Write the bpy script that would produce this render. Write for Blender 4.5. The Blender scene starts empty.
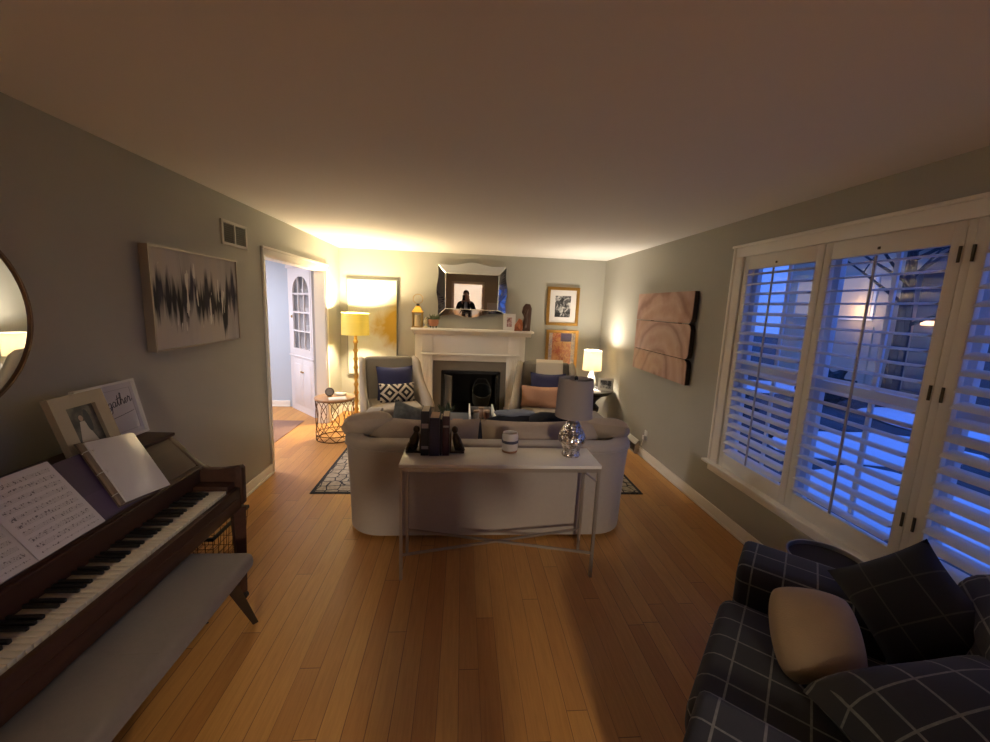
import bpy, bmesh, math, random
from mathutils import Vector, Matrix, Euler
random.seed(7)
C = bpy.context.scene.collection
PI = math.pi
def R(d): return math.radians(d)
# ------------------------------------------------------------------ camera, world, light, exposure
W, D, H = 3.988, 6.25, 2.44
F_PX, YAW, PITCH, ROLL, CX, CZ = 405.27, 0.084665, -0.159643, 0.040440, 1.81235, 1.69722
_fw = Vector((math.sin(YAW)*math.cos(PITCH), math.cos(YAW)*math.cos(PITCH), math.sin(PITCH)))
_r = Vector((math.cos(YAW), -math.sin(YAW), 0)); _u = _r.cross(_fw)
_r2 = _r*math.cos(ROLL) + _u*math.sin(ROLL); _u2 = _u*math.cos(ROLL) - _r*math.sin(ROLL)
cam_d = bpy.data.cameras.new('camera'); cam = bpy.data.objects.new('camera', cam_d); C.objects.link(cam)
cam_d.sensor_width = 36.0; cam_d.lens = F_PX/990*36.0; cam_d.clip_start = 0.02; cam_d.clip_end = 300
cam.matrix_world = Matrix(((_r2.x, _u2.x, -_fw.x, CX), (_r2.y, _u2.y, -_fw.y, 0), (_r2.z, _u2.z, -_fw.z, CZ), (0, 0, 0, 1)))
bpy.context.scene.camera = cam
sc = bpy.context.scene
sc.view_settings.view_transform = 'Standard'; sc.view_settings.look = 'None'
sc.view_settings.gamma = 1.0; sc.view_settings.use_curve_mapping = False
sc.view_settings.exposure = 0.0
world = bpy.data.worlds.new('dusk_sky'); sc.world = world; world.use_nodes = True
wn, wl = world.node_tree.nodes, world.node_tree.links
bgn = wn['Background']; bgn.inputs['Strength'].default_value = 1.4
wtc = wn.new('ShaderNodeTexCoord'); wsep = wn.new('ShaderNodeSeparateXYZ'); wr = wn.new('ShaderNodeValToRGB')
wl.new(wtc.outputs['Generated'], wsep.inputs[0]); wl.new(wsep.outputs['Z'], wr.inputs[0]); wl.new(wr.outputs[0], bgn.inputs['Color'])
wr.color_ramp.elements[0].position = 0.0; wr.color_ramp.elements[0].color = (0.09, 0.21, 0.78, 1)
wr.color_ramp.elements[1].position = 0.6; wr.color_ramp.elements[1].color = (0.07, 0.20, 0.90, 1)

def light(name, kind, loc, energy, color, radius=0.05, size=None, rot=None):
    d = bpy.data.lights.new(name, kind); d.energy = energy; d.color = color
    if kind == 'AREA':
        d.shape = 'RECTANGLE'; d.size, d.size_y = size
    else: d.shadow_soft_size = radius
    o = bpy.data.objects.new(name, d); C.objects.link(o); o.location = loc
    if rot: o.rotation_euler = rot
    return o
LAMP_FLOOR, LAMP_TABLE, DINING, REAR = 280, 95, 90, 385
light('dining_ceiling_light', 'AREA', (-1.7, 4.9, 2.42), DINING, (0.97, 0.92, 1.0), size=(0.9, 0.9))
light('rear_room_lamp', 'POINT', (2.15, -3.5, 2.24), REAR, (1.0, 0.85, 0.68), 0.18)

# ------------------------------------------------------------------ helpers
ROOTM = {}
def tag(o, label=None, cat=None, group=None, kind=None):
    if label: o['label'] = label
    if cat: o['category'] = cat
    if group: o['group'] = group
    if kind: o['kind'] = kind
    return o
def thing(name, label, cat, loc=(0, 0, 0), rotz=0, group=None):
    o = bpy.data.objects.new(name, None); C.objects.link(o)
    o.empty_display_size = 0.05
    o.location = loc; o.rotation_euler = (0, 0, rotz)
    ROOTM[o.name] = Matrix.Translation(loc) @ Matrix.Rotation(rotz, 4, 'Z')
    return tag(o, label, cat, group)
class MB:
    def __init__(s): s.bm = bmesh.new()
    def _join(s, b, M=None):
        if M is not None: b.transform(M)
        me = bpy.data.meshes.new('tmp'); b.to_mesh(me); b.free(); s.bm.from_mesh(me); bpy.data.meshes.remove(me)
        return s
    def box(s, c, size, rot=None, bev=0.0, seg=2):
        b = bmesh.new(); bmesh.ops.create_cube(b, size=1)
        b.transform(Matrix.Diagonal((*size, 1)))
        if bev: bmesh.ops.bevel(b, geom=b.edges[:], offset=min(bev, min(size)*0.49), segments=seg, profile=0.5, affect='EDGES')
        M = Matrix.Translation(c)
        if rot is not None: M = M @ (rot.to_4x4() if isinstance(rot, Matrix) else Euler(rot).to_matrix().to_4x4())
        return s._join(b, M)
    def bx(s, x0, x1, y0, y1, z0, z1, bev=0.0, seg=2):
        return s.box(((x0+x1)/2, (y0+y1)/2, (z0+z1)/2), (abs(x1-x0), abs(y1-y0), abs(z1-z0)), None, bev, seg)
    def cyl(s, p0, p1, r0, r1=None, n=16):
        return s.tube([p0, p1], r0, n, radii=[r0, r0 if r1 is None else r1])
    def tube(s, pts, r, n=8, closed=False, radii=None):
        pts = [Vector(p) for p in pts]; b = bmesh.new(); rings = []; N = len(pts)
        up = None
        for i, p in enumerate(pts):
            if closed: t = pts[(i+1) % N]-pts[i-1]
            else: t = pts[min(i+1, N-1)]-pts[max(i-1, 0)]
            t.normalize()
            if up is None: up = Vector((0, 0, 1)) if abs(t.z) < 0.9 else Vector((1, 0, 0))
            x = t.cross(up)
            if x.length < 1e-5: x = t.cross(Vector((1, 0.3, 0)))
            x.normalize(); y = t.cross(x).normalized(); up = -y if y.dot(-up) > 0 or True else up
            up = x.cross(t).normalized()
            rr = radii[i] if radii else r
            rings.append([b.verts.new(p+x*math.cos(2*PI*k/n)*rr+y*math.sin(2*PI*k/n)*rr) for k in range(n)])
        for i in range(N if closed else N-1):
            a, c = rings[i], rings[(i+1) % N]
            for k in range(n): b.faces.new((a[k], a[(k+1) % n], c[(k+1) % n], c[k]))
        if not closed: b.faces.new(rings[0][::-1]); b.faces.new(rings[-1])
        bmesh.ops.recalc_face_normals(b, faces=b.faces[:])
        return s._join(b)
    def lathe(s, prof, c=(0, 0, 0), n=32, cap=True, M=None):
        b = bmesh.new(); rings = []
        for (r, z) in prof: rings.append([b.verts.new((r*math.cos(2*PI*k/n), r*math.sin(2*PI*k/n), z)) for k in range(n)])
        for i in range(len(prof)-1):
            a, d = rings[i], rings[i+1]
            for k in range(n): b.faces.new((a[k], a[(k+1) % n], d[(k+1) % n], d[k]))
        if cap: b.faces.new(rings[0][::-1]); b.faces.new(rings[-1])
        bmesh.ops.remove_doubles(b, verts=b.verts[:], dist=1e-6)
        bmesh.ops.recalc_face_normals(b, faces=b.faces[:])
        return s._join(b, Matrix.Translation(c) @ (M or Matrix.Identity(4)))
    def prism(s, poly, axis, a, d, bev=0.0, seg=2, M=None):
        b = bmesh.new()
        f = {'x': lambda p, v: (v, p[0], p[1]), 'y': lambda p, v: (p[0], v, p[1]), 'z': lambda p, v: (p[0], p[1], v)}[axis]
        A = [b.verts.new(f(p, a)) for p in poly]; B = [b.verts.new(f(p, d)) for p in poly]; n = len(poly)
        f1 = b.faces.new(A); f2 = b.faces.new(B[::-1])
        for k in range(n): b.faces.new((A[k], B[k], B[(k+1) % n], A[(k+1) % n]))
        bmesh.ops.recalc_face_normals(b, faces=b.faces[:])
        if bev:
            es = list({e for ff in (f1, f2) for e in ff.edges})
            bmesh.ops.bevel(b, geom=es, offset=bev, segments=seg, profile=0.5, affect='EDGES')
        return s._join(b, M)
    def pillow(s, w, h, t, M=None, n=14, ear=0.06, sag=0.0, seed=0, rnd_=0.0):
        b = bmesh.new(); g = [[], []]; rnd = random.Random(seed); ph = [rnd.uniform(0, 6) for _ in range(4)]
        for side in (0, 1):
            sg = 1 if side else -1
            for i in range(n+1):
                row = []
                for j in range(n+1):
                    u, v = -1+2*i/n, -1+2*j/n
                    edge = max(0, (1-abs(u)**2.6))*max(0, (1-abs(v)**2.6))
                    k = 1-ear*(1-abs(v)**2)*abs(u)**2; k2 = 1-ear*(1-abs(u)**2)*abs(v)**2
                    k *= 1-rnd_*u*u*v*v; k2 *= 1-rnd_*u*u*v*v
                    wob = 1+0.10*math.sin(3*u+ph[0])*math.sin(2.5*v+ph[1])
                    row.append(b.verts.new((u*w/2*k, sg*t/2*edge**0.55*wob, v*h/2*k2-sag*(1-u*u)*(v > 0)*v)))
                g[side].append(row)
            for i in range(n):
                for j in range(n): b.faces.new((g[side][i][j], g[side][i+1][j], g[side][i+1][j+1], g[side][i][j+1]))
        bmesh.ops.remove_doubles(b, verts=b.verts[:], dist=1e-4)
        bmesh.ops.recalc_face_normals(b, faces=b.faces[:])
        return s._join(b, M)
    def blob(s, c, size, nu=40, nv=20, amp=0.1, freq=6, seed=0, zmin=None, M=None):
        b = bmesh.new(); bmesh.ops.create_uvsphere(b, u_segments=nu, v_segments=nv, radius=1)
        rnd = random.Random(seed); ks = [(Vector((rnd.uniform(-1, 1), rnd.uniform(-1, 1), rnd.uniform(-1, 1)))*freq, rnd.uniform(0, 6)) for _ in range(5)]
        for v in b.verts:
            d = 1+amp*sum(math.sin(v.co.dot(k)+p) for k, p in ks)/2
            v.co = Vector((v.co.x*size[0]*d, v.co.y*size[1]*d, v.co.z*size[2]*d))+Vector(c)
            if zmin is not None: v.co.z = max(v.co.z, zmin)
        return s._join(b, M)
    def build(s, name, mat, parent=None, w=False, smooth=True, ang=35):
        me = bpy.data.meshes.new(name)
        if w and parent is not None: s.bm.transform(ROOTM[parent.name].inverted())
        bmesh.ops.recalc_face_normals(s.bm, faces=s.bm.faces[:])
        s.bm.to_mesh(me); s.bm.free()
        for m in (mat if isinstance(mat, (list, tuple)) else [mat]): me.materials.append(m)
        if smooth:
            me.polygons.foreach_set('use_smooth', [True]*len(me.polygons)); me.set_sharp_from_angle(angle=R(ang))
        o = bpy.data.objects.new(name, me); C.objects.link(o)
        if parent is not None:
            o.parent = parent; ROOTM[o.name] = ROOTM[parent.name]
        else: ROOTM[o.name] = Matrix.Identity(4)
        return o
def at_base(o, loc):
    """move a one-mesh thing's origin to its base"""
    o.data.transform(Matrix.Translation(Vector(loc)).inverted()); o.location = loc; ROOTM[o.name] = Matrix.Translation(loc); return o
def clone(root, loc=None, rotz=None):
    c = root.copy(); C.objects.link(c)
    if loc is not None: c.location = loc
    if rotz is not None: c.rotation_euler = (0, 0, rotz)
    for ch in list(root.children):
        d = ch.copy(); C.objects.link(d); d.parent = c
        for g in list(ch.children):
            e = g.copy(); C.objects.link(e); e.parent = d
    return c
def struct(o): o['kind'] = 'structure'; return o
def frame_M(center, normal, up=(0, 0, 1), spin=0):
    """matrix whose local X is width, Z is up on the face and -Y the face normal"""
    n = Vector(normal).normalized(); x = Vector(up).cross(n).normalized(); z = n.cross(x).normalized()
    m = Matrix((x, -n, z)).transposed().to_4x4()
    return Matrix.Translation(center) @ m @ Matrix.Rotation(spin, 4, 'Y')

# ------------------------------------------------------------------ materials
def nmat(name):
    m = bpy.data.materials.new(name); m.use_nodes = True
    nt = m.node_tree; return m, nt.nodes, nt.links, nt.nodes['Principled BSDF']
def mat(name, col, rough=0.6, metal=0.0, var=0.0, scale=20, bump=0.0, bscale=200, spec=0.5, trans=0.0, sheen=0.0, emit=None, es=0.0, stretch=(1, 1, 1), coat=0):
    m, n, l, p = nmat(name)
    p.inputs['Base Color'].default_value = (*col, 1); p.inputs['Roughness'].default_value = rough
    p.inputs['Metallic'].default_value = metal; p.inputs['Specular IOR Level'].default_value = spec
    p.inputs['Transmission Weight'].default_value = trans; p.inputs['Sheen Weight'].default_value = sheen
    p.inputs['Coat Weight'].default_value = coat
    if emit: p.inputs['Emission Color'].default_value = (*emit, 1); p.inputs['Emission Strength'].default_value = es
    if var or bump:
        tc = n.new('ShaderNodeTexCoord'); mp = n.new('ShaderNodeMapping'); mp.inputs['Scale'].default_value = stretch
        l.new(tc.outputs['Object'], mp.inputs[0])
    if var:
        nz = n.new('ShaderNodeTexNoise'); nz.inputs['Scale'].default_value = scale; nz.inputs['Detail'].default_value = 6
        l.new(mp.outputs[0], nz.inputs['Vector'])
        mx = n.new('ShaderNodeMix'); mx.data_type = 'RGBA'
        mx.inputs[6].default_value = (*[c*(1-var) for c in col], 1); mx.inputs[7].default_value = (*[min(1, c*(1+var)) for c in col], 1)
        l.new(nz.outputs['Fac'], mx.inputs[0]); l.new(mx.outputs[2], p.inputs['Base Color'])
    if bump:
        bz = n.new('ShaderNodeTexNoise'); bz.inputs['Scale'].default_value = bscale; l.new(mp.outputs[0], bz.inputs['Vector'])
        bp = n.new('ShaderNodeBump'); bp.inputs['Strength'].default_value = bump; bp.inputs['Distance'].default_value = 0.004
        l.new(bz.outputs['Fac'], bp.inputs['Height']); l.new(bp.outputs[0], p.inputs['Normal'])
    return m
def math_n(n, l, op, a, b=None, c=None):
    x = n.new('ShaderNodeMath'); x.operation = op
    for i, v in enumerate((a, b, c)):
        if v is None: continue
        if isinstance(v, (int, float)): x.inputs[i].default_value = v
        else: l.new(v, x.inputs[i])
    return x.outputs[0]
def mixc(n, l, fac, a, b):
    x = n.new('ShaderNodeMix'); x.data_type = 'RGBA'
    for i, v in ((0, fac), (6, a), (7, b)):
        if isinstance(v, tuple): x.inputs[i].default_value = (*v, 1)
        elif isinstance(v, (int, float)): x.inputs[i].default_value = v
        else: l.new(v, x.inputs[i])
    return x.outputs[2]
def ramp(n, l, fac, stops, interp='LINEAR'):
    x = n.new('ShaderNodeValToRGB'); cr = x.color_ramp; cr.interpolation = interp
    while len(cr.elements) < len(stops): cr.elements.new(0.5)
    for e, (p, c) in zip(cr.elements, stops): e.position = p; e.color = (*c, 1)
    l.new(fac, x.inputs[0]); return x.outputs[0]
def noise(n, l, vec, scale, detail=4, rough=0.5, dist=0.0):
    x = n.new('ShaderNodeTexNoise'); x.inputs['Scale'].default_value = scale; x.inputs['Detail'].default_value = detail
    x.inputs['Roughness'].default_value = rough; x.inputs['Distortion'].default_value = dist
    if vec is not None: l.new(vec, x.inputs['Vector'])
    return x.outputs['Fac']
def obj_xyz(n, l, scale=(1, 1, 1), loc=(0, 0, 0)):
    tc = n.new('ShaderNodeTexCoord'); mp = n.new('ShaderNodeMapping'); mp.inputs['Scale'].default_value = scale; mp.inputs['Location'].default_value = loc
    l.new(tc.outputs['Object'], mp.inputs[0]); s = n.new('ShaderNodeSeparateXYZ'); l.new(mp.outputs[0], s.inputs[0])
    return mp.outputs[0], s.outputs[0], s.outputs[1], s.outputs[2], tc

wall_m = mat('greige_paint', (0.42, 0.41, 0.355), 0.75, var=0.04, scale=3, bump=0.08, bscale=300)
ceil_m = mat('ceiling_paint', (0.86, 0.83, 0.78), 0.85, bump=0.1, bscale=250)
white_m = mat('white_trim_paint', (0.86, 0.82, 0.74), 0.38, var=0.02, scale=5)
dining_m = mat('pale_blue_paint', (0.50, 0.57, 0.66), 0.8)
bright_m = mat('light_grey_wall_paint', (0.50, 0.49, 0.49), 0.8)

def floor_mat():
    m, n, l, p = nmat('oak_strip_floor')
    tc = n.new('ShaderNodeTexCoord'); sp = n.new('ShaderNodeSeparateXYZ'); l.new(tc.outputs['Object'], sp.inputs[0])
    u = math_n(n, l, 'MULTIPLY', sp.outputs[0], 1/0.092); row = math_n(n, l, 'FLOOR', u); fu = math_n(n, l, 'FRACT', u)
    w1 = n.new('ShaderNodeTexWhiteNoise'); w1.noise_dimensions = '1D'; l.new(row, w1.inputs['W'])
    v = math_n(n, l, 'ADD', math_n(n, l, 'MULTIPLY', sp.outputs[1], 1/1.7), math_n(n, l, 'MULTIPLY', w1.outputs['Value'], 9.0)); pid = math_n(n, l, 'FLOOR', v); fv = math_n(n, l, 'FRACT', v)
    w2 = n.new('ShaderNodeTexWhiteNoise'); w2.noise_dimensions = '2D'; cb = n.new('ShaderNodeCombineXYZ'); l.new(row, cb.inputs[0]); l.new(pid, cb.inputs[1]); l.new(cb.outputs[0], w2.inputs['Vector'])
    eu = math_n(n, l, 'MINIMUM', fu, math_n(n, l, 'SUBTRACT', 1.0, fu)); ev = math_n(n, l, 'MINIMUM', fv, math_n(n, l, 'SUBTRACT', 1.0, fv))
    sw = math_n(n, l, 'MULTIPLY_ADD', w1.outputs['Value'], 0.022, 0.004)
    seam = math_n(n, l, 'MAXIMUM', math_n(n, l, 'LESS_THAN', eu, sw), math_n(n, l, 'LESS_THAN', ev, 0.0011))
    gm = n.new('ShaderNodeMapping'); gm.inputs['Scale'].default_value = (26, 1.6, 1); l.new(tc.outputs['Object'], gm.inputs[0])
    g = noise(n, l, gm.outputs[0], 3, 8, 0.62, 0.6); cloud = noise(n, l, tc.outputs['Object'], 1.3, 3)
    base = mixc(n, l, w2.outputs['Value'], (0.50, 0.228, 0.056), (0.62, 0.318, 0.084))
    grain = ramp(n, l, g, [(0.3, (0.76, 0.70, 0.62)), (0.6, (1, 1, 1))])
    mu = n.new('ShaderNodeMix'); mu.data_type = 'RGBA'; mu.blend_type = 'MULTIPLY'; mu.inputs[0].default_value = 0.7
    l.new(base, mu.inputs[6]); l.new(grain, mu.inputs[7])
    l.new(mixc(n, l, math_n(n, l, 'MULTIPLY', seam, 0.75), mu.outputs[2], (0.09, 0.035, 0.012)), p.inputs['Base Color'])
    l.new(math_n(n, l, 'MULTIPLY_ADD', cloud, 0.22, 0.32), p.inputs['Roughness']); p.inputs['Coat Weight'].default_value = 0.1; p.inputs['Coat Roughness'].default_value = 0.3
    bp = n.new('ShaderNodeBump'); bp.inputs['Strength'].default_value = 0.2; bp.inputs['Distance'].default_value = 0.002
    inv = math_n(n, l, 'SUBTRACT', 1.0, seam); l.new(inv, bp.inputs['Height']); l.new(bp.outputs[0], p.inputs['Normal'])
    return m
floor_m = floor_mat()
darkwood = mat('dark_walnut_finish', (0.050, 0.021, 0.012), 0.45, var=0.35, scale=6, stretch=(8, 1, 8), spec=0.3)
blackwood = mat('espresso_wood', (0.022, 0.014, 0.010), 0.4, var=0.2, scale=8)
ivory_m = mat('ivory_key', (0.62, 0.56, 0.44), 0.3)
ebony_m = mat('ebony_key', (0.010, 0.009, 0.009), 0.35)
bench_m = mat('greige_bench_fabric', (0.175, 0.142, 0.112), 0.9, var=0.08, scale=60, bump=0.25, bscale=500, sheen=0.2)
sofa_m = mat('light_greige_sofa_fabric', (0.42, 0.36, 0.29), 0.92, var=0.05, scale=40, bump=0.25, bscale=600, sheen=0.15)
cushion_m = mat('tan_sofa_cushion_fabric', (0.40, 0.315, 0.23), 0.92, var=0.06, scale=40, bump=0.25, bscale=600, sheen=0.15)
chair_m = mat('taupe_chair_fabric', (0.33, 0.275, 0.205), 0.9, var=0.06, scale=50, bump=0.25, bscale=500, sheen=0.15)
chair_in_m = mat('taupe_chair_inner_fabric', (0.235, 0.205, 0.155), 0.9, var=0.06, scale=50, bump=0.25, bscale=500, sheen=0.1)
navy_m = mat('navy_velvet', (0.020, 0.022, 0.085), 0.8, var=0.15, scale=15, sheen=0.35)
peach_m = mat('peach_ribbed_fabric', (0.60, 0.33, 0.20), 0.85, var=0.1, scale=40, stretch=(1, 1, 8), bump=0.3, bscale=120)
throw_m = mat('cream_throw_knit', (0.72, 0.63, 0.48), 0.9, bump=0.3, bscale=150)
gold_m = mat('gold_leaf_frame', (0.42, 0.23, 0.055), 0.35, 0.75, var=0.2, scale=30)
brass_m = mat('antique_brass', (0.45, 0.28, 0.09), 0.35, 0.8, var=0.15, scale=20)
bronze_m = mat('bronze_wire', (0.13, 0.062, 0.022), 0.4, 0.7)
champ_m = mat('champagne_metal', (0.36, 0.30, 0.24), 0.4, 0.6)
steel_m = mat('brushed_nickel', (0.55, 0.53, 0.50), 0.3, 0.9)
black_m = mat('black_metal', (0.012, 0.012, 0.013), 0.45, 0.3)
plastic_w = mat('white_plastic', (0.78, 0.76, 0.70), 0.4)
stool_m = mat('cream_console_top', (0.76, 0.70, 0.59), 0.3, var=0.05, scale=6)
paper_m = mat('white_paper', (0.75, 0.73, 0.72), 0.7)
cream_paper = mat('cream_page_edges', (0.62, 0.52, 0.38), 0.8, var=0.12, scale=4, stretch=(1, 60, 1))
def mirror_mat(name, col=(0.82, 0.84, 0.84), rough=0.01):
    return mat(name, col, rough, 1.0, spec=0.5)
mirror_m = mirror_mat('mirror_silver')
def glass_mat(name, tint=(1, 1, 1), refl=0.10):
    m, n, l, p = nmat(name); n.remove(p)
    tr = n.new('ShaderNodeBsdfTransparent'); tr.inputs[0].default_value = (*tint, 1); gl = n.new('ShaderNodeBsdfGlossy'); gl.inputs['Roughness'].default_value = 0.02
    fr = n.new('ShaderNodeLayerWeight'); fr.inputs[0].default_value = 0.5
    fac = math_n(n, l, 'MULTIPLY_ADD', math_n(n, l, 'POWER', fr.outputs['Facing'], 4.0), 0.6, 0.03)
    mx = n.new('ShaderNodeMixShader'); l.new(fac, mx.inputs[0]); l.new(tr.outputs[0], mx.inputs[1]); l.new(gl.outputs[0], mx.inputs[2])
    l.new(mx.outputs[0], n['Material Output'].inputs[0]); return m
glass_m = glass_mat('clear_pane')
mercury_m = None
def shade_mat(name, col, emit=0.0, ecol=None, transl=0.6):
    m, n, l, p = nmat(name); n.remove(p)
    d = n.new('ShaderNodeBsdfDiffuse'); t = n.new('ShaderNodeBsdfTranslucent')
    d.inputs[0].default_value = (*col, 1); t.inputs[0].default_value = (*col, 1)
    mx = n.new('ShaderNodeMixShader'); mx.inputs[0].default_value = transl
    l.new(d.outputs[0], mx.inputs[1]); l.new(t.outputs[0], mx.inputs[2]); out = mx.outputs[0]
    if emit:
        e = n.new('ShaderNodeEmission'); e.inputs[0].default_value = (*(ecol or col), 1); e.inputs[1].default_value = emit
        ad = n.new('ShaderNodeAddShader'); l.new(out, ad.inputs[0]); l.new(e.outputs[0], ad.inputs[1]); out = ad.outputs[0]
    l.new(out, n['Material Output'].inputs[0]); return m
def plaid_mat(name, base, line, sx, sy, sz, width=0.07, bright=1.0):
    m, n, l, p = nmat(name)
    v, x, y, z, tc = obj_xyz(n, l)
    nv = n.new('ShaderNodeSeparateXYZ'); l.new(tc.outputs['Normal'], nv.inputs[0])
    fac = None
    for c, s_, no in ((x, sx, nv.outputs[0]), (y, sy, nv.outputs[1]), (z, sz, nv.outputs[2])):
        fr = math_n(n, l, 'FRACT', math_n(n, l, 'MULTIPLY', c, 1/s_))
        d = math_n(n, l, 'ABSOLUTE', math_n(n, l, 'SUBTRACT', fr, 0.5))
        ln = math_n(n, l, 'LESS_THAN', d, width)
        ok = math_n(n, l, 'LESS_THAN', math_n(n, l, 'ABSOLUTE', no), 0.72)
        q = math_n(n, l, 'MULTIPLY', ln, ok)
        fac = q if fac is None else math_n(n, l, 'MAXIMUM', fac, q)
    nz = noise(n, l, v, 90, 3); f2 = math_n(n, l, 'MULTIPLY', fac, math_n(n, l, 'MULTIPLY_ADD', nz, 0.8, 0.35))
    l.new(mixc(n, l, f2, base, line), p.inputs['Base Color']); p.inputs['Roughness'].default_value = 0.92; p.inputs['Sheen Weight'].default_value = 0.1
    bp = n.new('ShaderNodeBump'); bp.inputs['Strength'].default_value = 0.2; bp.inputs['Distance'].default_value = 0.003
    l.new(noise(n, l, v, 400, 2), bp.inputs['Height']); l.new(bp.outputs[0], p.inputs['Normal'])
    return m
plaid_m = plaid_mat('charcoal_windowpane_plaid', (0.020, 0.021, 0.027), (0.24, 0.228, 0.21), 0.115, 0.115, 0.115, 0.030)
plaid2_m = plaid_mat('dark_plaid_pillow_fabric', (0.014, 0.015, 0.020), (0.07, 0.068, 0.064), 0.13, 0.5, 0.13, 0.02)

# ------------------------------------------------------------------ the room shell
Y0 = -1.6
def wbox(name, segs, m):
    b = MB()
    for q in segs: b.bx(*q)
    return struct(b.build(name, m, smooth=False))
wbox('floor', [(-3.4, W+0.13, -6.6, 6.9, -0.12, 0)], floor_m)
wbox('ceiling', [(-3.4, W+0.13, -6.6, 6.9, H, H+0.1)], ceil_m)
DY0, DY1, DZ = 3.935, 5.60, 2.07
wbox('wall_left', [(-0.12, 0, Y0, DY0, 0, H), (-0.12, 0, DY1, D, 0, H), (-0.12, 0, DY0, DY1, DZ, H)], wall_m)
WY0, WY1, WZ0, WZ1 = 0.21, 3.08, 0.47, 2.15
wbox('wall_right', [(W, W+0.13, Y0, WY0, 0, H), (W, W+0.13, WY1, D, 0, H), (W, W+0.13, WY0, WY1, 0, WZ0), (W, W+0.13, WY0, WY1, WZ1, H)], wall_m)
FX0, FX1, FZ = 1.51, 2.42, 0.69
wbox('wall_back', [(-0.12, FX0, D, D+0.12, 0, H), (FX1, W+0.13, D, D+0.12, 0, H), (FX0, FX1, D, D+0.12, FZ, H)], wall_m)
PX0, PX1, PZ = 1.50, 2.46, 2.05
wbox('wall_front', [(-0.12, PX0, Y0-0.12, Y0, 0, H), (PX1, W+0.13, Y0-0.12, Y0, 0, H), (PX0, PX1, Y0-0.12, Y0, PZ, H)], wall_m)
# dining room beyond the doorway, and the bright room behind the photographer
wbox('wall_dining_back', [(-3.4, -0.12, 6.45, 6.57, 0, H)], dining_m)
wbox('wall_dining_side', [(-3.4, -3.3, 2.4, 6.45, 0, H)], dining_m)
wbox('wall_dining_front', [(-3.4, -0.12, 2.3, 2.4, 0, H)], dining_m)
wbox('wall_rear_far', [(0.0, W+0.13, -6.6, -6.5, 0, H)], bright_m)
wbox('wall_rear_left', [(-0.12, 0, -6.6, Y0-0.12, 0, H)], bright_m)
wbox('wall_rear_right', [(W, W+0.13, -6.6, Y0-0.12, 0, H)], bright_m)
def skirting(name, segs):
    b = MB()
    for (x0, x1, y0, y1) in segs:
        b.bx(x0, x1, y0, y1, 0, 0.098, 0.004)
        # shoe moulding at the foot
        cx, cy = (x0+x1)/2, (y0+y1)/2
        if abs(x1-x0) < abs(y1-y0):
            s = 1 if cx < 2 else -1
            if name == 'baseboard_dining': s = -1
            xa = x1 if s > 0 else x0
            b.bx(xa-0.002, xa+s*0.012, y0, y1, 0, 0.02, 0.004)
        else:
            b.bx(x0, x1, y0-0.012, y0+0.002, 0, 0.02, 0.004)
    return struct(b.build(name, white_m))
skirting('baseboard_left', [(0, 0.015, Y0, DY0-0.038), (0, 0.015, DY1+0.07, D)])
skirting('baseboard_right', [(W-0.015, W, Y0, D)])
skirting('baseboard_back', [(0.015, 1.11, D-0.015, D), (2.82, W-0.015, D-0.015, D)])
skirting('baseboard_front', [(0.015, PX0-0.07, Y0, Y0+0.015), (PX1+0.07, W-0.015, Y0, Y0+0.015)])
skirting('baseboard_dining', [(-3.3, -0.85, 6.435, 6.45)])
# doorway to the dining room
b = MB()
b.bx(-0.135, 0.0, DY0, DY0+0.018, 0, DZ); b.bx(-0.135, 0.0, DY1-0.018, DY1, 0, DZ); b.bx(-0.135, 0, DY0, DY1, DZ-0.018, DZ)
struct(b.build('trim_1', white_m))
b = MB()
b.bx(0, 0.018, DY0-0.040, DY0+0.006, 0, DZ+0.07, 0.004); b.bx(0, 0.018, DY1-0.006, DY1+0.06, 0, DZ+0.0, 0.004)
b.bx(0, 0.022, DY0-0.040, DY1+0.07, DZ-0.006, DZ+0.055, 0.004); b.bx(0, 0.032, DY0-0.048, DY1+0.08, DZ+0.05, DZ+0.075, 0.006)
struct(b.build('trim_2', white_m))
# doorway behind the photographer
b = MB()
for x in (PX0, PX1): b.bx(x-0.075 if x == PX0 else x, x if x == PX0 else x+0.075, Y0, Y0+0.02, 0, PZ+0.075, 0.004)
b.bx(PX0-0.075, PX1+0.075, Y0, Y0+0.02, PZ, PZ+0.075, 0.004)
b.bx(PX0, PX0+0.015, Y0-0.12, Y0, 0, PZ); b.bx(PX1-0.015, PX1, Y0-0.12, Y0, 0, PZ); b.bx(PX0, PX1, Y0-0.12, Y0, PZ-0.015, PZ)
struct(b.build('trim_3', white_m))
# window casing, stool and apron
b = MB()
b.bx(W-0.022, W, WY1-0.004, WY1+0.115, 0.455, WZ1+0.085, 0.005); b.bx(W-0.022, W, WY0-0.115, WY0+0.004, 0.455, WZ1+0.085, 0.005)
b.bx(W-0.0235, W, WY0-0.116, WY1+0.116, WZ1-0.004, WZ1+0.086, 0.005)
b.bx(W-0.034, W, WY0-0.13, WY1+0.13, WZ1+0.07, WZ1+0.092, 0.006)
b.bx(W-0.030, W-0.008, WY1+0.085, WY1+0.117, 0.46, WZ1+0.08, 0.008)
struct(b.build('trim_4', white_m))
b = MB()
b.bx(W-0.06, W+0.13, WY0-0.155, WY1+0.155, 0.435, 0.458, 0.008); b.bx(W-0.02, W, WY0-0.115, WY1+0.115, 0.372, 0.436, 0.006)
b.bx(W, W+0.13, WY0, WY0+0.012, 0.458, WZ1); b.bx(W, W+0.13, WY1-0.012, WY1, 0.458, WZ1); b.bx(W, W+0.13, WY0, WY1, WZ1-0.012, WZ1)
struct(b.build('trim_5', white_m))
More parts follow.
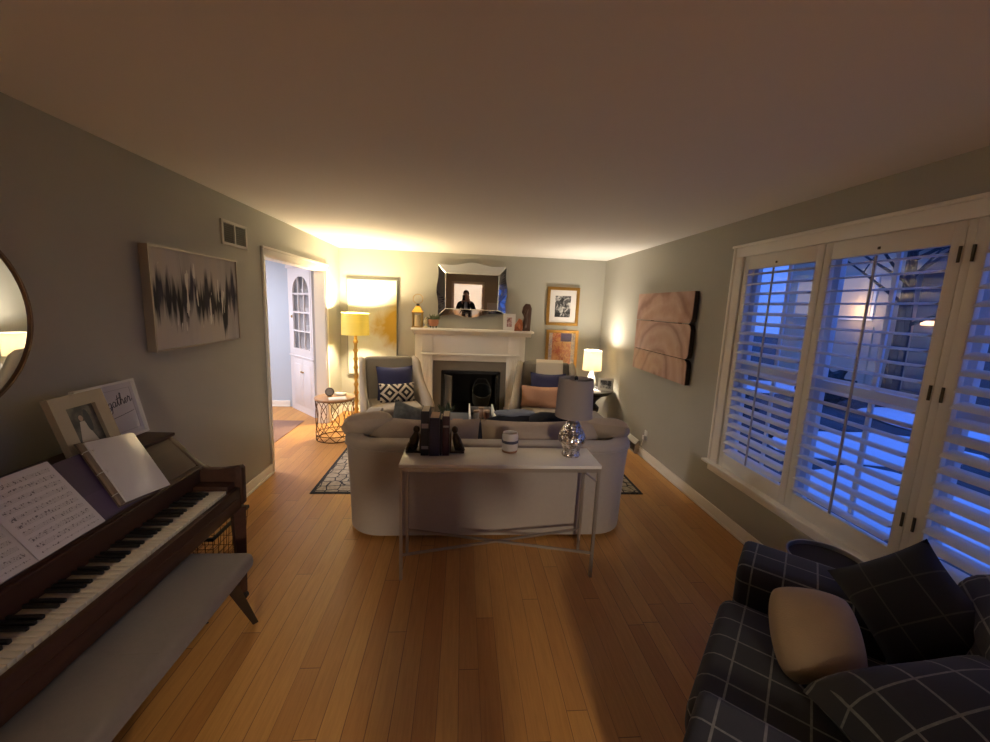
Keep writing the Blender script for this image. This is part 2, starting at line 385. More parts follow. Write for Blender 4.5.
# double-hung sashes outside the shutters, with their panes
sash_m = mat('white_sash_paint', (0.75, 0.78, 0.85), 0.4)
for k, (ya, yb) in enumerate(((2.39, 3.065), (1.66, 2.37), (0.95, 1.63), (0.225, 0.93))):
    root = struct(thing('window_%d' % (k+1), None, None, (W+0.09, (ya+yb)/2, 0.46))); b = MB(); x0, x1 = W+0.075, W+0.11
    b.bx(x0, x1, ya, ya+0.045, 0.46, WZ1-0.01); b.bx(x0, x1, yb-0.045, yb, 0.46, WZ1-0.01)
    b.bx(x0-0.002, x1+0.002, ya+0.001, yb-0.001, 0.459, 0.53); b.bx(x0-0.002, x1+0.002, ya+0.001, yb-0.001, WZ1-0.06, WZ1-0.009); b.bx(x0-0.003, x1+0.003, ya+0.001, yb-0.001, 1.27, 1.32)
    b.bx(x0+0.01, x1-0.01, (ya+yb)/2-0.012, (ya+yb)/2+0.012, 0.46, WZ1-0.02)
    b.build('window_frame', sash_m, root, True, smooth=False)
    MB().bx(W+0.092, W+0.095, ya+0.04, yb-0.04, 0.5, WZ1-0.05).build('window_pane', glass_m, root, True, smooth=False)

# ------------------------------------------------------------------ plantation shutters
shut_m = mat('shutter_paint', (0.80, 0.76, 0.68), 0.45)
rod_m = mat('shutter_rod_paint', (0.50, 0.47, 0.44), 0.5)
hinge_m = mat('hinge_metal', (0.10, 0.085, 0.06), 0.45, 0.7)
pans = [(2.365, 3.066, 18, 'narrow white shutter at the far end of the window, beside the wooden wall art'),
        (1.662, 2.360, 4, 'white shutter with nearly level louvers showing the lit house across the street'),
        (0.930, 1.628, 24, 'white shutter at the frame edge above the plaid armchair, tilted louvers'),
        (0.225, 0.925, 24, 'white shutter nearest the camera, mostly outside the picture')]
for k, (ya, yb, tilt, lab) in enumerate(pans):
    if k == 0: struct(MB().bx(W-0.010, W+0.018, 1.6285, 1.6615, 0.46, WZ1-0.005, 0.002).build('trim_6', shut_m))
    root = thing('window_shutter', lab, 'shutter', (W-0.002, (ya+yb)/2, 0.46), 0, 'plantation shutters across the big window')
    x0, x1 = W-0.012, W+0.018; b = MB()
    b.bx(x0, x1, ya, ya+0.052, 0.46, WZ1-0.005, 0.003); b.bx(x0, x1, yb-0.052, yb, 0.46, WZ1-0.005, 0.003)
    b.bx(x0, x1, ya+0.05, yb-0.05, 0.46, 0.575, 0.003); b.bx(x0, x1, ya+0.05, yb-0.05, 2.045, WZ1-0.005, 0.003)
    b.build('shutter_frame', shut_m, root, True)
    b = MB(); N = 20; z0, z1 = 0.575, 2.045; p = (z1-z0)/N
    for i in range(N):
        zc = z0+p*(i+0.5)
        poly = [(-0.038, 0), (-0.02, 0.0048), (0.0, 0.006), (0.02, 0.0048), (0.038, 0), (0.02, -0.0048), (0, -0.006), (-0.02, -0.0048)]
        ca, sa = math.cos(R(tilt)), math.sin(R(tilt))
        pl = [(W+0.003+u*ca-v*sa, zc+u*sa+v*ca) for u, v in poly]
        b.prism(pl, 'y', ya+0.054, yb-0.054)
    b.build('louver', shut_m, root, True)
    b = MB(); yc = (ya+yb)/2; b.bx(W-0.050, W-0.040, yc-0.006, yc+0.006, z0+0.02, z1-0.01, 0.002)
    b.build('tilt_rod', rod_m, root, True)
    if k in (1, 2):
        ye = ya if k == 1 else yb
        for zc in (0.75, 1.38, 2.0):
            MB().cyl((W-0.016, ye+(0.008 if k == 1 else -0.008), zc-0.035), (W-0.016, ye+(0.008 if k == 1 else -0.008), zc+0.035), 0.006).build('hinge', hinge_m, root, True)
    if k < 2:
        MB().box((W-0.016, yc+0.02, 2.075), (0.008, 0.012, 0.014), bev=0.002).build('catch', hinge_m, root, True)

# ------------------------------------------------------------------ outside at dusk
snow_m = mat('dusk_snow', (0.78, 0.82, 0.90), 0.8, var=0.08, scale=0.8)
lawn_m = mat('winter_lawn', (0.05, 0.06, 0.07), 0.95, var=0.4, scale=1.5)
struct(MB().bx(W+0.14, 45, -15, 50, -0.75, -0.6).build('ground', lawn_m, smooth=False))
for (c, s, sd) in (((9.3, 6.6, -0.62), (2.0, 1.0, 0.14), 1), ((12.9, 8.0, -0.62), (1.5, 1.5, 0.2), 2), ((11.6, 12.3, -0.62), (2.0, 1.1, 0.16), 5), ((14.2, 15.4, -0.62), (1.0, 1.5, 0.2), 3), ((7.6, 4.2, -0.62), (1.2, 1.6, 0.12), 4)):
    lab = {1: 'low bank of snow nearest the window, blue in the dusk', 2: 'snow bank on the lawn before the house across the street', 3: 'distant strip of snow beside the lit garage', 4: 'patch of snow low behind the right-hand shutter', 5: 'long snow patch farther left across the yard'}[sd]
    o = MB().blob(c, s, 32, 12, 0.12, 4, sd, -0.6).build('snow_bank', snow_m); tag(o, lab, 'snow bank', 'snow patches in the yard'); at_base(o, (c[0], c[1], -0.6))
house = thing('neighbour_house', 'tan house with lit garage wall seen through the shutters across the street', 'house', (17.5, 14, -0.6))
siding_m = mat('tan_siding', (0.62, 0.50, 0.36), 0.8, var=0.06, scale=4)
brick_d = mat('dark_brick', (0.20, 0.17, 0.17), 0.9, var=0.2, scale=3)  # greyer and darker than the garage siding
roof_m = mat('asphalt_roof', (0.10, 0.10, 0.12), 0.9, var=0.2, scale=6)
MB().bx(16, 21, 12.6, 17.0, -0.6, 4.2).build('garage_wall', siding_m, house, True, smooth=False)
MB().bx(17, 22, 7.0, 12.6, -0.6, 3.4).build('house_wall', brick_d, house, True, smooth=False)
MB().prism([(15.7, 4.15), (18.5, 6.1), (21.3, 4.15)], 'y', 12.3, 17.3).build('garage_roof', roof_m, house, True, smooth=False)
MB().prism([(16.6, 3.35), (19.5, 5.0), (22.4, 3.35)], 'y', 6.7, 12.9).build('house_roof', roof_m, house, True, smooth=False)
litwin = mat('lit_window_glow', (0.8, 0.6, 0.4), 0.5, emit=(1.0, 0.72, 0.42), es=0.15)
for (ya, yb, za, zb) in ((13.2, 14.6, 1.8, 3.2), (15.2, 16.4, 1.8, 3.2)):
    f = MB().bx(15.95, 16.0, ya-0.1, yb+0.1, za-0.1, zb+0.1).build('house_window', white_m, house, True, smooth=False)
    MB().bx(15.93, 15.95, ya, yb, za, zb).build('lit_pane', litwin, f, True, smooth=False)
MB().bx(15.96, 16.0, 13.0, 16.6, -0.55, 1.5).build('garage_door', siding_m, house, True, smooth=False)
MB().bx(16.95, 17.0, 10.6, 11.5, -0.5, 1.6).build('front_door', darkwood, house, True, smooth=False)
pl_m = mat('porch_bulb', (1, 0.7, 0.4), 0.5, emit=(1.0, 0.55, 0.30), es=2.5)
MB().bx(16.85, 17.0, 12.0, 12.32, 1.62, 1.78, 0.03).build('porch_lamp', pl_m, house, True)
light('siding_light', 'POINT', (15.5, 13.5, 2.0), 20, (1.0, 0.72, 0.45), 0.15)  # added without a fixture to light the garage siding, apart from the porch lamp
bark_m = mat('winter_bark', (0.03, 0.028, 0.03), 0.95, var=0.3, scale=8)
evergreen_m = mat('evergreen_needles', (0.018, 0.03, 0.03), 0.95, var=0.4, scale=12)
def bare_tree(x, y, h, label, seed):
    rnd = random.Random(seed); t = thing('bare_tree', label, 'tree', (x, y, -0.6), 0, 'bare trees across the street')
    MB().tube([(0, 0, 0), (0.05, 0, h*0.3), (-0.04, 0.05, h*0.6), (0.02, 0, h)], 0.1, 8, radii=[0.2, 0.15, 0.1, 0.03]).build('trunk', bark_m, t)
    b = MB()
    for i in range(34):
        z = h*rnd.uniform(0.3, 0.95); a = rnd.uniform(0, 2*PI); L = (h-z)*0.5+0.7
        p = Vector((0, 0, z)); q = p+Vector((math.cos(a)*L*0.6, math.sin(a)*L*0.6, L*0.35)); r_ = q+Vector((math.cos(a+0.5)*L*0.5, math.sin(a+0.5)*L*0.5, L*0.4))
        b.tube([p, q, r_], 0.03, 5, radii=[0.05, 0.03, 0.01])
        b.tube([q, q+Vector((math.cos(a-0.8)*L*0.5, math.sin(a-0.8)*L*0.5, L*0.3))], 0.02, 5, radii=[0.025, 0.008])
    b.build('branch', bark_m, t)
bare_tree(13.4, 9.9, 7.0, 'bare tree before the dark half of the house across the street', 3)
bare_tree(13.5, 18.5, 9.0, 'bare tree left of the lit garage across the street', 4)
bare_tree(24.0, 6.2, 10.0, 'tallest bare tree rising behind the house roof', 9)
for (x, y, r, h, lab, sd) in ((11.8, 10.2, 0.55, 0.9, 'dark rounded bush on the snow before the porch', 1), (10.5, 15.0, 1.3, 4.2, 'tall dark evergreen seen through the narrow far shutter', 2), (7.6, 8.9, 0.9, 0.9, 'low dark hedge under the far shutter', 3)):
    o = MB().blob((x, y, -0.6+h/2), (r, r, h/2), 36, 20, 0.22, 9, sd, -0.6).build('evergreen_bush', evergreen_m); tag(o, lab, 'bush'); at_base(o, (x, y, -0.6))

# ------------------------------------------------------------------ fireplace
firebrick = mat('sooty_firebrick', (0.015, 0.013, 0.012), 0.95, var=0.4, scale=12)
slip_m = mat('taupe_slate_slip', (0.20, 0.175, 0.14), 0.5, var=0.12, scale=7)
b = MB(); b.bx(FX0-0.05, FX1+0.05, D+0.62, D+0.68, 0, FZ+0.1); b.bx(FX0-0.06, FX0, D+0.12, D+0.68, 0, FZ+0.1)
b.bx(FX1, FX1+0.06, D+0.12, D+0.68, 0, FZ+0.1); b.bx(FX0, FX1, D+0.12, D+0.66, FZ, FZ+0.06); b.bx(FX0, FX1, D, D+0.66, -0.001, 0.006)
b.bx(FX0-0.001, FX0+0.003, D, D+0.13, 0, FZ); b.bx(FX1-0.003, FX1+0.001, D, D+0.13, 0, FZ)
struct(b.build('wall_firebox', firebrick, smooth=False))
SX0, SX1 = 1.385, 2.505
fp = thing('fireplace_mantel', 'white painted fireplace mantel with pilasters and a grey slate surround', 'fireplace', (1.965, D, 0))
b = MB(); yb_ = D; yf = D-0.085
b.bx(SX0, FX0, yf+0.01, yb_, 0, 0.845); b.bx(FX1, SX1, yf+0.01, yb_, 0, 0.845); b.bx(FX0, FX1, yf+0.01, yb_, FZ, 0.845)
b.build('slate_surround', slip_m, fp, True, smooth=False)
for x0, x1, xo in ((1.225, SX0, 1.11), (SX1, 2.665, 2.785)):
    b = MB(); b.bx(min(x0, x1), max(x0, x1), D-0.135, D, 0, 0.955, 0.004); n = 5
    for i in range(n):
        xc = x0+(x1-x0)*(i+0.5)/n; b.bx(xc-0.008, xc+0.008, D-0.141, D-0.13, 0.16, 0.92, 0.003)
    b.bx(min(x0, x1)-0.012, max(x0, x1)+0.012, D-0.147, D, 0, 0.13, 0.005)
    b.build('pilaster', white_m, fp, True)
    MB().bx(min(x0, xo), max(x0 if xo < x0 else x1, xo), D-0.09, D, 0, 1.29, 0.004).build('side_return', white_m, fp, True)
b = MB(); b.bx(SX0-0.005, SX1+0.005, D-0.115, D, 0.845, 0.955, 0.003); b.bx(1.215, 2.685, D-0.14, D, 0.95, 1.29, 0.004)
for x in (1.225, 2.52): b.bx(x, x+0.15, D-0.15, D-0.13, 0.975, 1.27, 0.003)
b.build('frieze', white_m, fp, True)
b = MB(); b.bx(1.205, 2.70, D-0.165, D-0.12, 0.935, 0.962, 0.008); b.build('frieze_moulding', white_m, fp, True)
b = MB(); b.bx(1.065, 2.885, D-0.255, D, 1.305, 1.335, 0.006); b.build('mantel_shelf', white_m, fp, True)
b = MB(); b.prism([(D-0.235, 1.306), (D-0.225, 1.29), (D-0.19, 1.275), (D-0.165, 1.245), (D-0.14, 1.24), (D, 1.24), (D, 1.306)], 'x', 1.095, 2.855); b.build('crown_moulding', white_m, fp, True)
MB().bx(1.2, 2.7, D-0.55, D-0.148, 0, 0.022, 0.004).build('hearth_slab', slip_m, fp, True)
# bifold doors
fsc = thing('fireplace_door_set', 'black framed glass fireplace doors folded open', 'fire screen', (1.965, D-0.09, 0.02))
dark_glass = mat('smoked_glass', (0.05, 0.05, 0.05), 0.12, spec=0.6)
b = MB(); y0, y1 = D-0.115, D-0.09
b.bx(FX0, FX0+0.035, y0, y1, 0.024, FZ-0.005); b.bx(FX1-0.035, FX1, y0, y1, 0.024, FZ-0.005); b.bx(FX0, FX1, y0, y1, FZ-0.04, FZ-0.005); b.bx(FX0, FX1, y0, y1, 0.024, 0.05)
b.build('door_frame', black_m, fsc, True, smooth=False)
for (hx, ang) in ((FX0+0.05, -52), (FX1-0.05, -100)):
    M = Matrix.Translation((hx, D-0.12, 0.35)) @ Matrix.Rotation(R(ang if hx < 2 else ang), 4, 'Z')
    b = MB(); w_ = 0.21
    for q in ((0, 0.018), (w_-0.018, w_)): b.bx(q[0], q[1], -0.008, 0.008, -0.30, 0.29)
    b.bx(0, w_, -0.008, 0.008, 0.272, 0.29); b.bx(0, w_, -0.008, 0.008, -0.30, -0.282); b.bm.transform(M)
    d_ = b.build('glass_door', mat('door_leaf_metal', (0.045, 0.042, 0.036), 0.45, 0.6) if hx < 2 else black_m, fsc, True, smooth=False)
    b = MB(); b.bx(0.018, w_-0.018, -0.003, 0.003, -0.282, 0.272); b.bm.transform(M); b.build('door_pane', dark_glass, d_, True, smooth=False)
# scuttle on the hearth
hod_m = mat('dark_tarnished_metal', (0.007, 0.008, 0.007), 0.7, 0.2, var=0.3, scale=10)
sc_t = thing('coal_scuttle', 'dark rounded metal scuttle standing before the fireplace opening', 'scuttle', (2.12, 5.87, 0.022))
Mh = Matrix.Translation((0, 0, 0.30)) @ Matrix.Rotation(R(38), 4, 'X')
MB().lathe([(0.07, 0), (0.12, 0.0), (0.13, 0.05), (0.085, 0.09), (0.11, 0.14)], n=32).build('foot', hod_m, sc_t)
b = MB(); b.lathe([(0.03, -0.17), (0.09, -0.16), (0.125, -0.06), (0.135, 0.06), (0.14, 0.2), (0.132, 0.2), (0.125, 0.06), (0.11, -0.06), (0.08, -0.14), (0.01, -0.15)], n=40, M=Mh @ Matrix.Translation((0, 0, 0)), cap=True); b.build('bowl', hod_m, sc_t)
MB().tube([(-0.13, -0.02, 0.36), (-0.125, 0.0, 0.50), (-0.06, 0.02, 0.60), (0.06, 0.02, 0.60), (0.125, 0.0, 0.50), (0.13, -0.02, 0.36)], 0.007, 8).build('handle', black_m, sc_t)

# ------------------------------------------------------------------ over and on the mantel
mt = thing('venetian_wall_mirror', 'mirror with scalloped mirrored border hanging over the mantel', 'mirror', (1.945, D-0.03, 1.52))
TI = 0.0215
def mir_pts(z0, z1, x0, x1): return [(x0, z0), (x1, z0), (x1, z1), (x0, z1)]
Mt = Matrix.Translation((1.945, D-0.045, 1.89)) @ Matrix.Rotation(TI, 4, 'X')
b = MB(); b.bx(-0.395, 0.395, -0.012, 0.0, -0.265, 0.255); b.bm.transform(Mt); b.build('mirror_glass', mirror_m, mt, True, smooth=False)
ix0, ix1, iz0, iz1 = -0.395, 0.395, -0.265, 0.255
border_m = mirror_mat('border_mirror', (0.50, 0.52, 0.54), 0.04)
edge_m = mat('bevel_highlight_silver', (0.80, 0.78, 0.70), 0.25, 0.6)  # pale silver for the white highlights along the bevels
def edge_curve(p, q, bulge, n=16, kind='wave'):
    P, Q = Vector(p), Vector(q); d = (Q-P); nrm = Vector((d.y, -d.x)).normalized(); out = []
    for i in range(n+1):
        t = i/n; out.append(P+d*t+nrm*bulge*(0.75*math.sin(PI*t)**2*math.cos(2*PI*(t-0.5))-0.45*math.sin(PI*t)**2*(1-math.sin(PI*t))*2))
    return out
oc = [(-0.505, -0.375), (0.52, -0.31), (0.505, 0.385), (-0.51, 0.385)]
ic = [(ix0, iz0), (ix1, iz0), (ix1, iz1), (ix0, iz1)]
for k, bul in enumerate((0.055, 0.025, 0.05, 0.03)):
    o = edge_curve(oc[k], oc[(k+1) % 4], bul, 20); P, Q = Vector(ic[k]), Vector(ic[(k+1) % 4]); b = MB(); bm_ = b.bm; N = 20
    fr_, bk_ = [], []
    for i in range(N+1):
        ii = P+(Q-P)*i/N
        fr_.append((bm_.verts.new((o[i].x, -0.017 if k == 0 else 0.000, o[i].y)), bm_.verts.new((ii.x, -0.020, ii.y))))
        bk_.append((bm_.verts.new((o[i].x, 0.026, o[i].y)), bm_.verts.new((ii.x, 0.026, ii.y))))
    for i in range(N):
        bm_.faces.new((fr_[i][0], fr_[i+1][0], fr_[i+1][1], fr_[i][1])); bm_.faces.new((bk_[i][0], bk_[i][1], bk_[i+1][1], bk_[i+1][0]))
        bm_.faces.new((fr_[i][0], bk_[i][0], bk_[i+1][0], fr_[i+1][0])); bm_.faces.new((fr_[i][1], fr_[i+1][1], bk_[i+1][1], bk_[i][1]))
    bm_.faces.new((fr_[0][0], fr_[0][1], bk_[0][1], bk_[0][0])); bm_.faces.new((fr_[N][0], bk_[N][0], bk_[N][1], fr_[N][1]))
    bm_.transform(Mt); b.build('mirror_border', border_m, mt, True, smooth=False)
b = MB()
for k in range(4):
    b.tube([(ic[k][0], -0.022, ic[k][1]), (ic[(k+1) % 4][0], -0.022, ic[(k+1) % 4][1])], 0.006, 6)
    b.tube([(ic[k][0], -0.022, ic[k][1]), (oc[k][0], -0.003, oc[k][1])], 0.007, 6)
b.bm.transform(Mt); b.build('bevel_highlight', edge_m, mt, True)  # beads on the bevel edges drawn as their highlights
MZ = 1.336
lan = thing('candle_lantern', 'gold metal lantern with a cream candle on the left end of the mantel', 'lantern', (1.155, 6.11, MZ))
b = MB(); b.box((0, 0, 0.008), (0.135, 0.135, 0.016), bev=0.004)
for sx in (-1, 1):
    for sy in (-1, 1): b.box((sx*0.055, sy*0.055, 0.11), (0.014, 0.014, 0.20), bev=0.002)
b.box((0, 0, 0.208), (0.14, 0.14, 0.012), bev=0.003); b.build('lantern_body', brass_m, lan)
lan.scale = (1.18, 1.18, 1.05)
gold_b = mat('bright_gold', (0.72, 0.42, 0.07), 0.32, 0.7)
b = MB(); b.lathe([(0.098, 0.21), (0.092, 0.222), (0.04, 0.285), (0.035, 0.30), (0.0, 0.302)], n=4, M=Matrix.Rotation(PI/4, 4, 'Z')); b.build('lantern_roof', gold_b, lan, smooth=False)
MB().lathe([(0.0, 0.30), (0.018, 0.30), (0.022, 0.315), (0.012, 0.33), (0.0, 0.332)], n=16).build('finial', blackwood, lan)
MB().tube([(0.06*math.cos(a), 0, 0.395+0.065*math.sin(a)) for a in [2*PI*i/28 for i in range(28)]], 0.004, 6, True).build('ring_handle', brass_m, lan)
MB().lathe([(0.0, 0.016), (0.04, 0.016), (0.04, 0.165), (0.034, 0.172), (0.0, 0.168)], n=24).build('candle', mat('cream_wax', (0.80, 0.68, 0.42), 0.5), lan)
b = MB()
for sx, sy, s in ((1, 0, (0.002, 0.095, 0.185)), (-1, 0, (0.002, 0.095, 0.185)), (0, 1, (0.095, 0.002, 0.185)), (0, -1, (0.095, 0.002, 0.185))): b.box((sx*0.055, sy*0.055, 0.11), s)
b.build('lantern_glass', glass_m, lan, smooth=False)
cup_m = mat('copper_pot', (0.45, 0.20, 0.11), 0.4, 0.4, var=0.15, scale=20)
plant = thing('potted_succulent', 'copper pot on dark legs with a green succulent, beside the lantern', 'plant', (1.385, 6.08, MZ))
MB().lathe([(0.0, 0.03), (0.06, 0.03), (0.078, 0.06), (0.082, 0.125), (0.075, 0.128), (0.07, 0.115), (0.0, 0.115)], n=28).build('pot', cup_m, plant)
for a in (0.5, 2.6, 4.7): MB().cyl((0.045*math.cos(a), 0.045*math.sin(a), 0), (0.05*math.cos(a), 0.05*math.sin(a), 0.036), 0.008, n=8).build('pot_leg', black_m, plant)
leaf_m = mat('dusty_green_leaf', (0.10, 0.13, 0.06), 0.7, var=0.3, scale=20)
b = MB(); rnd = random.Random(5)
for i in range(26):
    a = rnd.uniform(0, 2*PI); el = rnd.uniform(0.2, 1.4); L = rnd.uniform(0.06, 0.11); p = Vector((0.03*math.cos(a), 0.03*math.sin(a), 0.115))
    d_ = Vector((math.cos(a)*math.cos(el), math.sin(a)*math.cos(el), math.sin(el))); b.tube([p, p+d_*L*0.5, p+d_*L], 0.01, 6, radii=[0.006, 0.011, 0.001])
b.build('leaf', leaf_m, plant)
fig = thing('bird_figurine', 'small cream bird figurine between the lantern and the copper pot', 'figurine', (1.275, 6.05, MZ))
fig_m = mat('cream_glaze', (0.75, 0.66, 0.40), 0.3)
MB().lathe([(0, 0), (0.026, 0), (0.028, 0.02), (0.01, 0.035), (0.008, 0.05)], n=20).build('stand', fig_m, fig)
b = MB(); b.blob((0, 0, 0.085), (0.032, 0.03, 0.042), 20, 12, 0.02, 4, 1); b.blob((0.004, -0.012, 0.13), (0.02, 0.02, 0.02), 16, 10, 0, 1, 1); b.build('bird_body', fig_m, fig)
MB().lathe([(0.0, 0), (0.007, 0), (0.0, 0.02)], (0.004, -0.03, 0.13), 8, M=Matrix.Rotation(R(90), 4, 'X')).build('beak', brass_m, fig)
def photo_mat(name, kind, w, h):
    m, n, l, p = nmat(name); v, x, y, z, tc = obj_xyz(n, l)
    if kind == 'bw':
        q = ramp(n, l, noise(n, l, v, 3.2/max(w, h), 5, 0.6, 0.8), [(0.40, (0.01, 0.01, 0.012)), (0.5, (0.10, 0.10, 0.11)), (0.60, (0.62, 0.62, 0.62))])
    elif kind == 'pink':
        q = ramp(n, l, noise(n, l, v, 4/max(w, h), 4, 0.6, 0.6), [(0.35, (0.05, 0.05, 0.06)), (0.5, (0.50, 0.25, 0.25)), (0.6, (0.62, 0.60, 0.60))])
    elif kind == 'bouquet':
        fl = ramp(n, l, noise(n, l, v, 10, 4, 0.6, 1.2), [(0.35, (0.70, 0.36, 0.16)), (0.48, (0.62, 0.27, 0.09)), (0.55, (0.45, 0.07, 0.03)), (0.68, (0.72, 0.42, 0.22))])
        sd = ramp(n, l, noise(n, l, v, 35, 3), [(0.4, (0.45, 0.40, 0.45)), (0.6, (0.70, 0.58, 0.48))])
        ed = math_n(n, l, 'GREATER_THAN', math_n(n, l, 'ABSOLUTE', x), w*0.36)
        q = mixc(n, l, ed, fl, sd)
        top = math_n(n, l, 'GREATER_THAN', z, h*0.24); pu = math_n(n, l, 'GREATER_THAN', x, -0.02)
        q = mixc(n, l, math_n(n, l, 'MULTIPLY', math_n(n, l, 'MULTIPLY', top, pu), math_n(n, l, 'SUBTRACT', 1.0, ed)), q, (0.10, 0.06, 0.16))
    l.new(q, p.inputs['Base Color']); p.inputs['Roughness'].default_value = 0.35; return m
def picture(name, label, cat, center, normal, w, h, border, depth, frame_mat, mat_w=0.0, photo=None, spin=0.0, glass=False, lean_up=(0, 0, 1), group=None, mat_m=None):
    """a framed picture; the thing's empty sits at the face, parts are local"""
    M = frame_M(center, normal, lean_up, spin)
    t = bpy.data.objects.new(name, None); C.objects.link(t); t.matrix_world = M; t.empty_display_size = 0.05
    t.location, t.rotation_mode = M.translation, 'QUATERNION'; t.rotation_quaternion = M.to_quaternion()
    ROOTM[t.name] = M; tag(t, label, cat, group)
    b = MB()
    b.prism([(-w/2, -h/2), (w/2, -h/2), (w/2-border, -h/2+border), (-w/2+border, -h/2+border)], 'y', -depth, 0); b.prism([(-w/2, h/2), (w/2, h/2), (w/2-border, h/2-border), (-w/2+border, h/2-border)], 'y', -depth, 0)
    b.prism([(-w/2, -h/2), (-w/2, h/2), (-w/2+border, h/2-border), (-w/2+border, -h/2+border)], 'y', -depth, 0); b.prism([(w/2, -h/2), (w/2, h/2), (w/2-border, h/2-border), (w/2-border, -h/2+border)], 'y', -depth, 0)
    b.build('picture_frame', frame_mat, t, smooth=False)
    iw, ih = w-2*border, h-2*border
    if mat_w: MB().box((0, -depth*0.3, 0), (iw, 0.004, ih)).build('mount', mat_m or paper_m, t, smooth=False)
    if photo:
        o = MB().box((0, -depth*0.3-0.003 if mat_w else -depth*0.35, 0), (iw-2*mat_w, 0.003, ih-2*mat_w)).build('print', photo, t, smooth=False)
    MB().box((0, -0.002, 0), (iw, 0.004, ih)).build('backing', blackwood, t, smooth=False)
    if glass: MB().box((0, -depth*0.75, 0), (iw, 0.002, ih)).build('picture_glass', glass_m, t, smooth=False)
    return t
wf_m = mat('white_frame_paint', (0.75, 0.73, 0.70), 0.4)
picture('photo_frame', 'small white photo frame at the right end of the mantel', 'photo frame', (2.515, 6.09, MZ+0.125), (0, -1, 0.18), 0.185, 0.25, 0.02, 0.016, wf_m, 0.035, photo_mat('small_colour_photo', 'pink', 0.1, 0.14))
sculp = thing('wood_sculpture', 'tall dark carved wooden sculpture at the right end of the mantel', 'sculpture', (2.775, 6.10, MZ))
carve_m = mat('carved_dark_wood', (0.065, 0.028, 0.016), 0.45, var=0.5, scale=14, stretch=(1, 1, 0.4))
b = MB(); b.prism([(-0.07, 0), (0.06, 0), (0.065, 0.2), (0.07, 0.34), (0.04, 0.405), (-0.02, 0.41), (-0.06, 0.36), (-0.075, 0.28), (-0.04, 0.21), (-0.06, 0.1)], 'y', -0.045, 0.045, 0.018, 3)
b.tube([(-0.03, -0.045, 0.06), (-0.01, -0.05, 0.15), (-0.03, -0.05, 0.24), (0.0, -0.05, 0.33)], 0.022, 10, radii=[0.03, 0.02, 0.03, 0.015]); b.build('carved_figure', carve_m, sculp)
rust_m = mat('rust_glaze_wood', (0.34, 0.10, 0.035), 0.4, var=0.5, scale=16)
leafs = thing('carved_leaf_bowl', 'small reddish carved piece leaning on the dark wooden sculpture', 'ornament', (2.655, 6.06, MZ))
b = MB(); b.prism([(-0.065, 0), (0.055, 0), (0.06, 0.08), (0.05, 0.16), (0.0, 0.19), (-0.02, 0.15), (-0.06, 0.09)], 'y', -0.03, 0.03, 0.014, 3); b.blob((-0.01, -0.025, 0.07), (0.035, 0.025, 0.045), 20, 12, 0.15, 6, 2); b.build('carved_body', rust_m, leafs)

